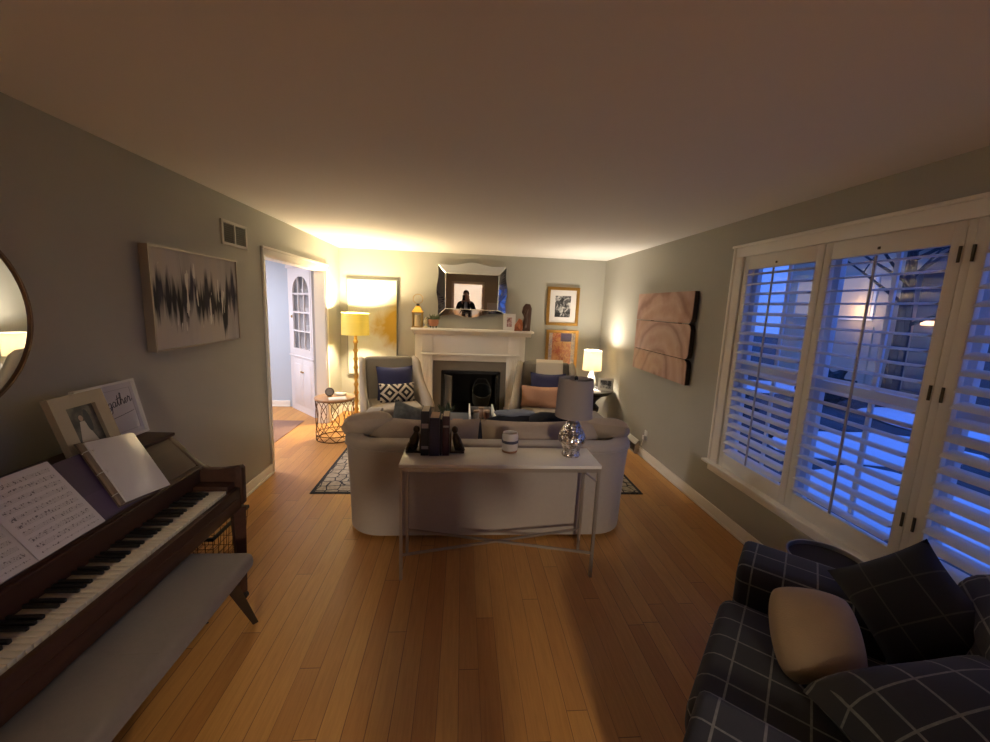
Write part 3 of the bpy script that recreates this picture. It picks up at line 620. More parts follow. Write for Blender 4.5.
# ------------------------------------------------------------------ pictures on the walls
bw_big = photo_mat('black_and_white_street_print', 'bw', 0.2, 0.26)
fu = picture('framed_photograph', 'gold framed black and white photograph, upper of the pair by the mantel', 'picture', (3.350, D-0.004, 1.726), (0, -1, 0), 0.502, 0.584, 0.045, 0.032, gold_m, 0.085, bw_big)
fl_ = picture('framed_flower_print', 'gold framed orange flower print, lower of the pair by the mantel', 'picture', (3.371, D-0.004, 1.067), (0, -1, 0), 0.508, 0.592, 0.045, 0.032, gold_m, 0.0, photo_mat('orange_flower_print', 'bouquet', 0.42, 0.5), glass=True)
def paint_mat(name, kind, w, h):
    m, n, l, p = nmat(name); v, x, y, z, tc = obj_xyz(n, l)
    if kind == 'streaks':
        vs, *_ = obj_xyz(n, l, (1, 1, 0.06)); s1 = noise(n, l, vs, 22, 5, 0.6); vs2, *_ = obj_xyz(n, l, (1, 1, 0.10), (3, 0, 0)); s2 = noise(n, l, vs2, 9, 4, 0.6)
        zz = math_n(n, l, 'MULTIPLY', z, 1/h); off = math_n(n, l, 'MULTIPLY_ADD', s2, 1.1, -0.52)
        band = math_n(n, l, 'SUBTRACT', 1.0, math_n(n, l, 'MULTIPLY', math_n(n, l, 'ABSOLUTE', math_n(n, l, 'SUBTRACT', zz, off)), 3.2))
        f = math_n(n, l, 'ADD', math_n(n, l, 'MULTIPLY', band, 0.55), math_n(n, l, 'MULTIPLY_ADD', s1, 1.5, -0.72))
        cloud = ramp(n, l, noise(n, l, vs2, 5, 5), [(0.3, (0.34, 0.31, 0.29)), (0.5, (0.50, 0.46, 0.44)), (0.7, (0.54, 0.47, 0.38))])
        dark = ramp(n, l, s2, [(0.4, (0.012, 0.011, 0.012)), (0.6, (0.04, 0.035, 0.06))])
        q = mixc(n, l, ramp(n, l, f, [(0.12, (0, 0, 0)), (0.42, (1, 1, 1))]), cloud, dark)
        hl = math_n(n, l, 'MULTIPLY', math_n(n, l, 'GREATER_THAN', noise(n, l, obj_xyz(n, l, (1, 1, 0.12), (7, 0, 2))[0], 34, 2), 0.66), math_n(n, l, 'GREATER_THAN', band, 0.1))
        q = mixc(n, l, hl, q, (0.75, 0.72, 0.66))
    elif kind == 'gold':
        nz = noise(n, l, v, 3.2, 5, 0.55, 0.6); xx = math_n(n, l, 'MULTIPLY', x, 1/w); zz = math_n(n, l, 'MULTIPLY', z, 1/h)
        pale = ramp(n, l, math_n(n, l, 'ADD', zz, math_n(n, l, 'MULTIPLY', nz, 0.4)), [(0.0, (0.66, 0.68, 0.60)), (0.35, (0.62, 0.60, 0.46)), (0.6, (0.55, 0.63, 0.58))])
        d = math_n(n, l, 'SUBTRACT', math_n(n, l, 'MULTIPLY_ADD', xx, 1.5, 0.42), math_n(n, l, 'MULTIPLY', math_n(n, l, 'ABSOLUTE', math_n(n, l, 'ADD', zz, -0.03)), 2.9))
        f = math_n(n, l, 'ADD', d, math_n(n, l, 'MULTIPLY_ADD', nz, 1.3, -0.75))
        q = mixc(n, l, ramp(n, l, f, [(0.05, (0, 0, 0)), (0.55, (1, 1, 1))]), pale, (0.50, 0.32, 0.045))
    l.new(q, p.inputs['Base Color']); p.inputs['Roughness'].default_value = 0.7; p.inputs['Specular IOR Level'].default_value = 0.2; return m
champ_frame = mat('champagne_frame', (0.42, 0.37, 0.30), 0.35, 0.5)
t = picture('framed_painting', 'silver framed abstract of dark vertical streaks hanging over the piano', 'painting', (0.006, 2.932, 1.657), (1, 0, 0), 0.905, 0.612, 0.012, 0.05, champ_frame, 0.0, None)
MB().box((0, -0.025, 0), (0.881, 0.034, 0.588)).build('canvas', paint_mat('streaked_abstract', 'streaks', 0.881, 0.588), t, smooth=False)
t = thing('gold_abstract_canvas', 'tall pale canvas with a gold burst, hanging behind the lit floor lamp', 'painting', (0.475, D-0.002, 1.30))
MB().box((0, -0.024, 0), (0.71, 0.046, 1.40)).build('canvas', paint_mat('gold_abstract', 'gold', 0.71, 1.40), t, smooth=False)
b = MB()
for s in ((-0.36, 0, 0.01, 1.42), (0.36, 0, 0.01, 1.42), (0, 0.705, 0.73, 0.01), (0, -0.705, 0.73, 0.01)): b.box((s[0], -0.02, s[1]), (s[2], 0.04, s[3]))
b.build('shadow_border', mat('shadow_border_grey', (0.16, 0.19, 0.17), 0.5), t, smooth=False)  # dark strips stand in for the shadow along the canvas edges
# return-air grille
t = thing('air_vent', 'white return air grille high on the left wall by the doorway', 'vent', (0.0, 3.475, 2.165))
b = MB()
for q in ((-0.182, -0.155, -0.092, 0.092), (0.155, 0.182, -0.092, 0.092), (-0.182, 0.182, 0.07, 0.092), (-0.182, 0.182, -0.092, -0.07), (-0.008, 0.008, -0.08, 0.08)): b.bx(0.0, 0.012, q[0], q[1], q[2], q[3], 0.002)
b.build('vent_frame', mat('vent_white', (0.60, 0.57, 0.50), 0.5), t)
for s in (-1, 1):
    b = MB()
    for i in range(9): b.box((0.004, s*0.082, -0.062+i*0.0155), (0.010, 0.145, 0.003), (0, R(40), 0))
    b.bx(0.0005, 0.0015, s*0.082-0.073, s*0.082+0.073, -0.07, 0.07); b.build('louver', mat('vent_louver', (0.085, 0.07, 0.05), 0.6), t)
# round mirror
t = thing('round_wall_mirror', 'round mirror in a thin bronze rim over the piano, cut by the left edge', 'mirror', (0.0, 1.46, 1.587))
Mm = Matrix.Translation((0.005, 0, 0)) @ Matrix.Rotation(0.012, 4, 'Z') @ Matrix.Rotation(R(90), 4, 'Y')
MB().lathe([(0.0, 0.004), (0.382, 0.004), (0.382, 0.02), (0.0, 0.02)], n=96, M=Mm).build('mirror_glass', mirror_m, t, ang=20)
MB().lathe([(0.381, 0.0), (0.39, 0.0), (0.39, 0.028), (0.381, 0.028), (0.379, 0.018)], n=96, M=Mm, cap=False).build('rim', mat('bronze_rim', (0.16, 0.105, 0.06), 0.4, 0.7), t)
# wooden triptych on the right wall
def wood_art():
    m, n, l, p = nmat('marbled_wood_panel'); v, x, y, z, tc = obj_xyz(n, l)
    w_ = n.new('ShaderNodeTexWave'); w_.wave_type = 'RINGS'; w_.inputs['Scale'].default_value = 1.1; w_.inputs['Distortion'].default_value = 5; w_.inputs['Detail'].default_value = 3; w_.inputs['Detail Scale'].default_value = 1.3
    l.new(v, w_.inputs['Vector'])
    q = ramp(n, l, w_.outputs['Fac'], [(0.0, (0.36, 0.20, 0.155)), (0.10, (0.50, 0.315, 0.25)), (0.6, (0.58, 0.39, 0.32)), (1.0, (0.53, 0.33, 0.25))])
    st = ramp(n, l, noise(n, l, v, 2.6, 5, 0.6), [(0.45, (1, 1, 1)), (0.75, (0.62, 0.42, 0.32))])
    mu = n.new('ShaderNodeMix'); mu.data_type = 'RGBA'; mu.blend_type = 'MULTIPLY'; mu.inputs[0].default_value = 0.9; l.new(q, mu.inputs[6]); l.new(st, mu.inputs[7])
    l.new(mu.outputs[2], p.inputs['Base Color']); p.inputs['Roughness'].default_value = 0.42; return m
art_m = wood_art(); art_edge = mat('dark_panel_edge', (0.03, 0.018, 0.013), 0.6)
t = thing('wooden_wall_art', 'brown marbled wall art of three stacked wooden boards beside the window', 'wall art', (W, 4.225, 1.0))
for i, (z0, z1) in enumerate(((1.605, 1.905), (1.265, 1.597), (1.022, 1.258))):
    y0, y1 = 3.63, 4.82; r = 0.05
    poly = [(y1, z0), (y1, z1), (y0+(0 if i == 0 else r), z1)] + ([] if i == 0 else [(y0+r*0.3, z1-r*0.3), (y0, z1-r)]) + ([(y0, z0+r), (y0+r*0.3, z0+r*0.3), (y0+r, z0)] if i < 2 else [(y0, z0)])
    b = MB(); b.prism(poly, 'x', W-0.06, W-0.052); o = b.build('board_face', art_m, t, True, smooth=False)
    b = MB(); b.prism(poly, 'x', W-0.0519, W-0.012); b.build('board_edge', art_edge, o, True, smooth=False)
b = MB()
for y in (3.9, 4.5): b.bx(W-0.0118, W-0.001, y, y+0.05, 1.05, 1.88)
b.build('hanging_batten', art_edge, t, True, smooth=False)
# outlet with plug, wall register
t = thing('wall_outlet', 'white wall outlet with a plugged-in adapter above the right baseboard', 'outlet', (W, 4.40, 0.24))
MB().box((-0.004, 0, 0.03), (0.008, 0.072, 0.118), bev=0.003).build('cover_plate', plastic_w, t)
MB().box((-0.022, 0.0, 0.005), (0.03, 0.05, 0.05), bev=0.006).build('plug', plastic_w, t)
MB().tube([(-0.03, 0.0, -0.02), (-0.035, 0.06, -0.14), (-0.03, 0.2, -0.215), (-0.04, 0.42, -0.225)], 0.004, 6).build('power_cord', plastic_w, t)
t = thing('baseboard_register', 'white metal heat register set over the baseboard behind the sofa', 'vent', (W-0.015, 4.73, 0.0))
b = MB(); b.prism([(0.0, 0.005), (-0.055, 0.005), (-0.055, 0.10), (-0.03, 0.165), (0.0, 0.17)], 'x', -0.20, 0.20, M=Matrix.Rotation(0, 4, 'Z'))
b.bm.clear()
b.prism([(0.0, 0.005), (-0.05, 0.005), (-0.05, 0.02), (-0.045, 0.12), (-0.015, 0.165), (0.0, 0.165)], 'y', -0.21, 0.21); b.build('register_cover', mat('register_white', (0.62, 0.59, 0.52), 0.5), t, smooth=False)
b = MB()
for i in range(14): b.box((-0.0495, -0.182+i*0.028, 0.07), (0.004, 0.012, 0.085))
b.build('grille', mat('register_slot', (0.06, 0.05, 0.04), 0.7), t, smooth=False)

# ------------------------------------------------------------------ rug
def rug_mat(name, w, d):
    m, n, l, p = nmat(name); v, x, y, z, tc = obj_xyz(n, l)
    ex = math_n(n, l, 'SUBTRACT', w/2, math_n(n, l, 'ABSOLUTE', x)); ey = math_n(n, l, 'SUBTRACT', d/2, math_n(n, l, 'ABSOLUTE', y)); e = math_n(n, l, 'MINIMUM', ex, ey)
    vo = n.new('ShaderNodeTexVoronoi'); vo.feature = 'DISTANCE_TO_EDGE'; vo.inputs['Scale'].default_value = 11; vo.inputs['Randomness'].default_value = 0.55; vo.distance = 'EUCLIDEAN'; l.new(v, vo.inputs['Vector'])
    medal = ramp(n, l, noise(n, l, v, 18, 4, 0.6, 1.0), [(0.42, (0.035, 0.032, 0.05)), (0.5, (0.22, 0.17, 0.15)), (0.6, (0.10, 0.09, 0.12))])
    field = mixc(n, l, math_n(n, l, 'LESS_THAN', vo.outputs['Distance'], 0.055), ramp(n, l, noise(n, l, v, 30, 3), [(0.4, (0.33, 0.27, 0.20)), (0.6, (0.45, 0.38, 0.29))]), (0.03, 0.028, 0.035))
    q = mixc(n, l, math_n(n, l, 'LESS_THAN', e, 0.30), medal, field)
    for a, b_ in ((0.0, 0.03), (0.285, 0.31), (0.255, 0.265)):
        q = mixc(n, l, math_n(n, l, 'MULTIPLY', math_n(n, l, 'GREATER_THAN', e, a), math_n(n, l, 'LESS_THAN', e, b_)), q, (0.022, 0.021, 0.026))
    l.new(q, p.inputs['Base Color']); p.inputs['Roughness'].default_value = 0.95
    bp = n.new('ShaderNodeBump'); bp.inputs['Strength'].default_value = 0.3; l.new(noise(n, l, v, 300, 2), bp.inputs['Height']); bp.inputs['Distance'].default_value = 0.003; l.new(bp.outputs[0], p.inputs['Normal'])
    return m
o = MB().bx(-1.518, 1.518, -0.99, 0.99, 0.0, 0.008, 0.003).build('patterned_rug', rug_mat('patterned_rug_pile', 3.036, 1.98)); o.location = (2.032, 4.445, 0.0)
tag(o, 'dark and cream patterned area rug under the sofa and armchairs', 'rug')
o = MB().bx(-1.1, 1.1, -1.0, 1.0, 0.0, 0.008, 0.003).build('dining_rug', mat('dusty_rose_carpet', (0.26, 0.15, 0.11), 0.95, var=0.15, scale=8)); o.location = (-1.45, 4.665, 0.0)
tag(o, 'dusty rose rug on the dining room floor beyond the doorway', 'rug')

# ------------------------------------------------------------------ sofa, seen from behind
SY = 2.735
sofa = thing('sofa', 'light greige sofa with rounded back corners, standing behind the console table', 'sofa', (2.055, SY+0.48, 0.0))
def arc(cx, cy, r, a0, a1, n=8): return [(cx+r*math.cos(R(a0+(a1-a0)*i/n)), cy+r*math.sin(R(a0+(a1-a0)*i/n))) for i in range(n+1)]
hw, dp, rr, th = 1.055, 0.98, 0.27, 0.105
def ushape(g, gi=0.0):
    h_, y0 = hw+g, SY-g
    out = [(-h_, SY+dp)] + arc(-h_+rr+g, y0+rr+g, rr+g, 180, 270) + arc(h_-rr-g, y0+rr+g, rr+g, 270, 360) + [(h_, SY+dp)]
    hi = hw-th-gi
    inn = [(hi, SY+dp)] + arc(hi-0.12, SY+th+gi+0.12, 0.12, 0, -90) + arc(-hi+0.12, SY+th+gi+0.12, 0.12, 270, 180) + [(-hi, SY+dp)]
    return [(2.055+x, y) for x, y in out+inn]
rings = [(0.032, -0.006), (0.06, -0.004), (0.25, 0.0), (0.50, 0.012), (0.672, 0.022), (0.684, 0.028), (0.704, 0.031), (0.722, 0.022), (0.731, 0.002), (0.733, -0.02)]
b = MB(); vs = []
for z, g in rings: vs.append([b.bm.verts.new((x, y, z)) for x, y in ushape(g, 0.0 if z < 0.7 else -0.0)])
for i in range(len(vs)-1):
    a, c = vs[i], vs[i+1]; n_ = len(a)
    for k in range(n_): b.bm.faces.new((a[k], a[(k+1) % n_], c[(k+1) % n_], c[k]))
b.bm.faces.new(vs[0][::-1]); b.bm.faces.new(vs[-1]); b.build('sofa_shell', sofa_m, sofa, True, ang=50)
b = MB(); b.bx(2.055-hw+0.1, 2.055+hw-0.1, SY+0.12, SY+0.95, 0.05, 0.30, 0.03); b.build('seat_base', sofa_m, sofa, True)
b = MB(); pts = [(2.055+x, y, 0.676) for x, y in [(-hw-0.028, SY+dp)] + arc(-hw-0.028+rr+0.028, SY-0.028+rr+0.028, rr+0.028, 180, 270) + arc(hw-rr, SY+rr, rr+0.028, 270, 360) + [(hw+0.028, SY+dp)]]
b.tube(pts, 0.007, 6); b.build('piping', sofa_m, sofa, True)
for s in (-1, 1):
    b = MB(); b.box((2.055+s*0.43, SY+0.56, 0.38), (0.845, 0.78, 0.17), bev=0.05, seg=4); b.build('seat_cushion', cushion_m, sofa, True)
    for y in (SY+0.3, SY+0.9): MB().cyl((2.055+s*0.78, y, 0.0085 if y > 3.4 else 0.0), (2.055+s*0.78, y, 0.06), 0.02, 0.025, 10).build('sofa_foot', blackwood, sofa, True)
def Mrot(c, rx=0, ry=0, rz=0): return Matrix.Translation(c) @ Euler((R(rx), R(ry), R(rz))).to_matrix().to_4x4()
for k, (x, w_, z, rx, ry) in enumerate(((1.545, 0.84, 0.615, -13, 1), (2.45, 0.94, 0.615, -13, -1.5))):
    b = MB(); b.pillow(w_, 0.46, 0.24, Mrot((x, SY+0.25, z), rx, ry, 0), 18, 0.03, 0.02, k+2); b.build('back_cushion', cushion_m, sofa, True)
b = MB(); b.pillow(0.38, 0.32, 0.17, Mrot((1.115, SY+0.30, 0.775), 60, 0, 24), 14, 0.03, 0.03, 9, 0.16); o = b.build('arm_pillow', cushion_m, None); at_base(o, (1.06, SY+0.33, 0.48)); tag(o, 'slumped tan pillow over the left end of the sofa', 'pillow', 'tan pillows at the sofa ends')
b = MB(); b.pillow(0.36, 0.30, 0.16, Mrot((2.985, SY+0.30, 0.765), 60, 0, -24), 14, 0.03, 0.03, 10, 0.16); o = b.build('arm_pillow', cushion_m, None); at_base(o, (3.02, SY+0.33, 0.48)); tag(o, 'slumped tan pillow over the right end of the sofa', 'pillow', 'tan pillows at the sofa ends')
# things seen over the sofa back
def diamond_mat(name, a, bcol, s):
    m, n, l, p = nmat(name); v, x, y, z, tc = obj_xyz(n, l)
    fx = math_n(n, l, 'ABSOLUTE', math_n(n, l, 'SUBTRACT', math_n(n, l, 'FRACT', math_n(n, l, 'MULTIPLY_ADD', x, 1/s, 0.0)), 0.5))
    fz = math_n(n, l, 'ABSOLUTE', math_n(n, l, 'SUBTRACT', math_n(n, l, 'FRACT', math_n(n, l, 'MULTIPLY_ADD', z, 1/s, 0.5)), 0.5))
    d = math_n(n, l, 'ADD', fx, fz); f = math_n(n, l, 'FRACT', math_n(n, l, 'MULTIPLY_ADD', d, 2.6, 0.12))
    l.new(mixc(n, l, math_n(n, l, 'GREATER_THAN', f, 0.5), a, bcol), p.inputs['Base Color']); p.inputs['Roughness'].default_value = 0.9; return m
b = MB(); b.pillow(0.46, 0.42, 0.15, None, 16, 0.06, 0, 21)
o = b.build('throw_pillow', mat('grey_green_print', (0.13, 0.14, 0.13), 0.9, var=0.75, scale=26)); o.matrix_world = Mrot((1.46, SY+0.52, 0.66), -38, 22, 18); tag(o, 'grey green printed throw pillow leaning inside the left end of the sofa', 'pillow')
thr_m = mat('navy_throw_cloth', (0.006, 0.007, 0.014), 0.95, var=0.5, scale=7, spec=0.15); den_m = mat('denim_cloth', (0.17, 0.19, 0.24), 0.9, var=0.25, scale=9)
b = MB(); b.blob((2.32, SY+0.64, 0.60), (0.40, 0.24, 0.175), 48, 24, 0.10, 5, 4, 0.462); o = b.build('throw_blanket', thr_m); at_base(o, (2.3, SY+0.66, 0.462)); tag(o, 'rumpled black navy throw heaped on the sofa seat', 'blanket')
b = MB(); b.blob((2.62, SY+0.56, 0.65), (0.24, 0.15, 0.17), 36, 20, 0.12, 5, 8, 0.463); o = b.build('dark_jacket', black_c := mat('black_cloth', (0.008, 0.009, 0.012), 0.9)); at_base(o, (2.62, SY+0.56, 0.463)); tag(o, 'black garment bunched up near the mercury glass lamp', 'jacket')
b = MB(); b.blob((2.30, SY+0.68, 0.775), (0.17, 0.10, 0.03), 36, 18, 0.08, 5, 12); o = b.build('folded_jeans', den_m); at_base(o, (2.30, SY+0.68, 0.745)); tag(o, 'blue grey denim folded on top of the dark throw', 'jeans')

# ------------------------------------------------------------------ console table
CX0, CX1, CY0, CY1, CZT = 1.462, 2.688, 2.295, 2.605, 0.755
con = thing('console_table', 'narrow cream console table with thin metal legs and crossed stretcher', 'console table', ((CX0+CX1)/2, (CY0+CY1)/2, 0))
MB().bx(CX0, CX1, CY0, CY1, CZT-0.022, CZT, 0.003).build('table_top', stool_m, con, True)
fr = 0.018
b = MB(); b.bx(CX0+0.004, CX1-0.004, CY0+0.004, CY0+0.004+fr, CZT-0.046, CZT-0.022); b.bx(CX0+0.004, CX1-0.004, CY1-0.004-fr, CY1-0.004, CZT-0.046, CZT-0.022)
b.bx(CX0+0.004, CX0+0.004+fr, CY0, CY1, CZT-0.046, CZT-0.022); b.bx(CX1-0.004-fr, CX1-0.004, CY0, CY1, CZT-0.046, CZT-0.022); b.build('apron_rail', champ_m, con, True)
for x in (CX0+0.004, CX1-0.004-fr):
    for y in (CY0+0.004, CY1-0.004-fr): MB().bx(x, x+fr, y, y+fr, 0, CZT-0.04).build('leg', champ_m, con, True)
zx = 0.165
for (p, q) in (((CX0+0.013, CY0+0.013), (CX1-0.013, CY1-0.013)), ((CX1-0.013, CY0+0.013), (CX0+0.013, CY1-0.013))):
    d_ = Vector((q[0]-p[0], q[1]-p[1])); 
    MB().box(((p[0]+q[0])/2, (p[1]+q[1])/2, zx), (d_.length-0.012, 0.012, 0.014), (0, 0, math.atan2(d_.y, d_.x))).build('cross_stretcher', champ_m, con, True)
MB().tube([(CX1-0.10, CY0+0.013, CZT-0.046), (CX1-0.013, CY0+0.013, CZT-0.115)], 0.006, 6).build('corner_brace', champ_m, con, True)
# books between two bronze bookends
def book(x, w_, h, d, col, label, yb, pages, band=None, y=2.515):
    t = thing('hardback_book', label, 'book', (x+w_/2, y, CZT+0.001), 0, 'books between the bronze bookends')
    c = mat('cover_cloth', col, 0.5, var=0.15, scale=30)
    b = MB(); b.bx(-w_/2, -w_/2+0.003, -d/2, d/2, 0, h); b.bx(w_/2-0.003, w_/2, -d/2, d/2, 0, h); b.bx(-w_/2, w_/2, -d/2, -d/2+0.004, 0, h, 0.0015)
    b.build('cover', c, t)
    MB().bx(-w_/2+0.003, w_/2-0.003, -d/2+0.004, d/2-0.005, 0.003, h-0.004).build('pages', pages, t, smooth=False)
    if band:
        for zb, hh in band: MB().bx(-w_/2+0.004, w_/2-0.004, -d/2-0.0008, -d/2+0.001, h*zb, h*zb+hh).build('spine_band', mat('worn_gilt', (0.35, 0.30, 0.30), 0.5), t, smooth=False)
book(1.575, 0.050, 0.285, 0.155, (0.012, 0.012, 0.020), 'black hardback, tallest of the books and leftmost of them', 0, cream_paper, [(0.15, 0.02), (0.62, 0.03)])
pinkp = mat('rosy_page_edges', (0.55, 0.36, 0.24), 0.8, var=0.1, scale=4)
book(1.628, 0.060, 0.245, 0.165, (0.040, 0.035, 0.065), 'plum grey hardback with rosy page edges, thickest of the books', 0, pinkp)
book(1.691, 0.014, 0.235, 0.15, (0.015, 0.017, 0.030), 'thinnest dark book, beside the maroon one', 0, cream_paper)
book(1.708, 0.042, 0.255, 0.15, (0.060, 0.014, 0.018), 'maroon hardback next to the right bookend', 0, cream_paper, [(0.72, 0.012)])
for (x, s, lab) in ((1.572, -1, 'bronze figure bookend left of the black book'), (1.752, 1, 'bronze figure bookend right of the maroon book')):
    t = thing('figure_bookend', lab, 'bookend', (x, 2.53, CZT+0.0005), 0, 'pair of bronze bookends')
    bz = mat('dark_bronze_cast', (0.075, 0.048, 0.025), 0.4, 0.6, var=0.3, scale=20)
    b = MB(); x1 = s*0.095; b.bx(min(0, x1), max(0, x1), -0.05, 0.05, 0, 0.014, 0.004); b.bx(min(0, s*0.01), max(0, s*0.01), -0.05, 0.05, 0, 0.13, 0.002); b.build('bookend_base', bz, t)
    b = MB(); b.tube([(s*0.062, 0, 0.015), (s*0.052, 0, 0.05), (s*0.040, 0, 0.09), (s*0.034, 0, 0.125)], 0.03, 12, radii=[0.032, 0.030, 0.026, 0.012])
    b.blob((s*0.032, -0.006, 0.143), (0.021, 0.020, 0.024), 20, 14, 0.05, 5, 2)
    b.tube([(s*0.05, -0.02, 0.03), (s*0.075, -0.04, 0.055), (s*0.088, -0.03, 0.016)], 0.016, 8, radii=[0.02, 0.016, 0.012]); b.tube([(s*0.04, -0.02, 0.12), (s*0.062, -0.035, 0.09), (s*0.064, -0.04, 0.06)], 0.01, 8); b.build('seated_figure', bz, t)
jar = thing('candle_jar', 'white ribbed candle jar with a dark band on the console table', 'candle', (2.145, 2.535, CZT+0.001))
MB().lathe([(0, 0), (0.046, 0), (0.052, 0.02), (0.053, 0.105), (0.047, 0.128), (0.044, 0.125), (0.048, 0.104), (0.047, 0.03), (0, 0.025)], n=40).build('jar_body', mat('milky_ceramic', (0.62, 0.56, 0.50), 0.35), jar)
MB().lathe([(0.0525, 0.062), (0.0545, 0.064), (0.0545, 0.080), (0.0525, 0.082)], n=40, cap=False).build('dark_band', mat('slate_band', (0.06, 0.06, 0.09), 0.5), jar)
MB().lathe([(0, 0.026), (0.0465, 0.026), (0.0465, 0.095), (0, 0.095)], n=32).build('wax', mat('amber_wax', (0.42, 0.24, 0.12), 0.5), jar)
MB().lathe([(0.0435, 0.0), (0.050, 0.0), (0.052, 0.014), (0.046, 0.016)], n=40, cap=False).build('cork_base', mat('cork', (0.35, 0.18, 0.09), 0.8), jar)
def mercury():
    m, n, l, p = nmat('mercury_glass'); v, x, y, z, tc = obj_xyz(n, l)
    vo = n.new('ShaderNodeTexVoronoi'); vo.inputs['Scale'].default_value = 55; l.new(v, vo.inputs['Vector'])
    l.new(ramp(n, l, noise(n, l, v, 30, 4), [(0.4, (0.45, 0.38, 0.30)), (0.6, (0.85, 0.82, 0.78))]), p.inputs['Base Color'])
    p.inputs['Metallic'].default_value = 0.95; p.inputs['Roughness'].default_value = 0.16
    bp = n.new('ShaderNodeBump'); bp.inputs['Strength'].default_value = 1.4; bp.inputs['Distance'].default_value = 0.006; l.new(vo.outputs['Distance'], bp.inputs['Height']); l.new(bp.outputs[0], p.inputs['Normal']); return m
mercury_m = mercury()
lampc = thing('table_lamp', 'unlit lamp with greige drum shade and mercury glass base on the console table', 'lamp', (2.54, 2.475, CZT+0.001))
MB().lathe([(0, 0), (0.058, 0), (0.060, 0.008), (0.052, 0.03), (0.056, 0.05), (0.066, 0.07), (0.086, 0.10), (0.089, 0.125), (0.076, 0.16), (0.054, 0.20), (0.034, 0.235), (0.024, 0.255), (0.0, 0.257)], n=48).build('lamp_base', mercury_m, lampc, ang=60)
b = MB(); b.cyl((0, 0, 0.25), (0, 0, 0.30), 0.016, n=16); b.cyl((0, 0, 0.30), (0, 0, 0.34), 0.02, 0.02, 16); b.build('lamp_socket', steel_m, lampc)
MB().blob((0, 0, 0.385), (0.028, 0.028, 0.045), 20, 14, 0).build('light_bulb', mat('frosted_bulb', (0.8, 0.8, 0.78), 0.3), lampc)
shc = shade_mat('greige_linen_shade', (0.42, 0.37, 0.345), transl=0.35)
MB().lathe([(0.119, 0.262), (0.109, 0.508), (0.107, 0.508), (0.117, 0.262)], n=64, cap=False).build('lamp_shade', shc, lampc)
b = MB()
for a in (0.3, 2.4, 4.5): b.tube([(0, 0, 0.50), (0.107*math.cos(a), 0.107*math.sin(a), 0.50)], 0.0025, 6)
b.tube([(0.02, 0, 0.32), (0.045, 0, 0.38), (0.035, 0, 0.46), (0, 0, 0.50)], 0.002, 6); b.tube([(-0.02, 0, 0.32), (-0.045, 0, 0.38), (-0.035, 0, 0.46), (0, 0, 0.50)], 0.002, 6)
b.build('shade_harp', steel_m, lampc); MB().lathe([(0, 0.496), (0.010, 0.498), (0.013, 0.51), (0.006, 0.525), (0, 0.527)], n=16).build('finial', black_m, lampc)

# ------------------------------------------------------------------ wing armchairs
def make_wing_chair(name, label, loc, rz):
    t = thing(name, label, 'armchair', loc, rz, 'pair of wing armchairs by the fireplace')
    for sx in (-1, 1):
        for y, dy in ((-0.34, -0.02), (0.31, 0.05)):
            MB().tube([(sx*0.31, y, 0.19), (sx*0.325, y+dy, 0.0)], 0.02, 10, radii=[0.026, 0.015]).build('leg', blackwood, t)
    b = MB(); b.bx(-0.345, 0.345, -0.38, 0.34, 0.17, 0.34, 0.02); b.build('seat_base', chair_m, t)
    b = MB(); b.box((0, -0.10, 0.385), (0.60, 0.64, 0.13), bev=0.045, seg=4); b.build('seat_cushion', chair_m, t)
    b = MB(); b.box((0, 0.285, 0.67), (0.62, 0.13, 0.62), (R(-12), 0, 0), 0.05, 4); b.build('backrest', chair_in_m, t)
    for sx in (-1, 1):
        # swooping side: from the low arm front up to the wing, thick roll on its edge
        top = [(-0.40, 0.44), (-0.35, 0.485), (-0.24, 0.54), (-0.10, 0.61), (0.02, 0.70), (0.11, 0.81), (0.175, 0.915), (0.24, 0.955), (0.36, 0.96)]
        bot = [(0.40, 0.94), (0.33, 0.17), (-0.40, 0.17)]
        b = MB(); b.prism(top+bot, 'x', -0.032, 0.032, 0.012, 2)
        for v in b.bm.verts:
            fl = max(0, min(1, (0.25-v.co.y)/0.65)); v.co.x += sx*(0.335+0.055*fl*(0.3+v.co.z))
        b.build('wing_panel', chair_m, t)
        rad = [0.046, 0.048, 0.048, 0.046, 0.043, 0.041, 0.039, 0.037, 0.034]
        pts = [(sx*(0.345+0.055*max(0, min(1, (0.25-y)/0.65))*(0.3+z)), y, z-0.02) for y, z in top]
        MB().tube(pts, 0.05, 12, radii=rad).build('arm_roll', chair_m, t)
        MB().tube([(pts[0][0], pts[0][1]+0.03, 0.42), (pts[0][0]-sx*0.02, -0.405, 0.30), (sx*0.345, -0.385, 0.18)], 0.04, 12, radii=[0.05, 0.045, 0.035]).build('arm_front', chair_m, t)
    return t
LC = (0.965, 5.10, 0.008); RC = (2.885, 4.98, 0.008); LR, RR = R(20), R(-10)
make_wing_chair('wing_armchair', 'taupe wing armchair left of the fireplace, beside the lit floor lamp', LC, LR)
make_wing_chair('wing_armchair', 'taupe wing armchair right of the fireplace, with a cream throw on its back', RC, RR)
def on(base, rz, p): return Matrix.Translation(base) @ Matrix.Rotation(rz, 4, 'Z') @ p
def put_pillow(label, m, M, w_, h, t_, seed, cat='pillow', name='throw_pillow', group=None, rnd_=0.0, ear=0.07):
    b = MB(); b.pillow(w_, h, t_, None, 16, ear, 0.01, seed, rnd_); o = b.build(name, m); o.matrix_world = M; tag(o, label, cat, group); return o
put_pillow('navy square pillow on the left wing armchair, behind the diamond patterned one', navy_m, on(LC, LR, Mrot((0.045, 0.105, 0.655), -14, 0, 0)), 0.47, 0.45, 0.15, 31)
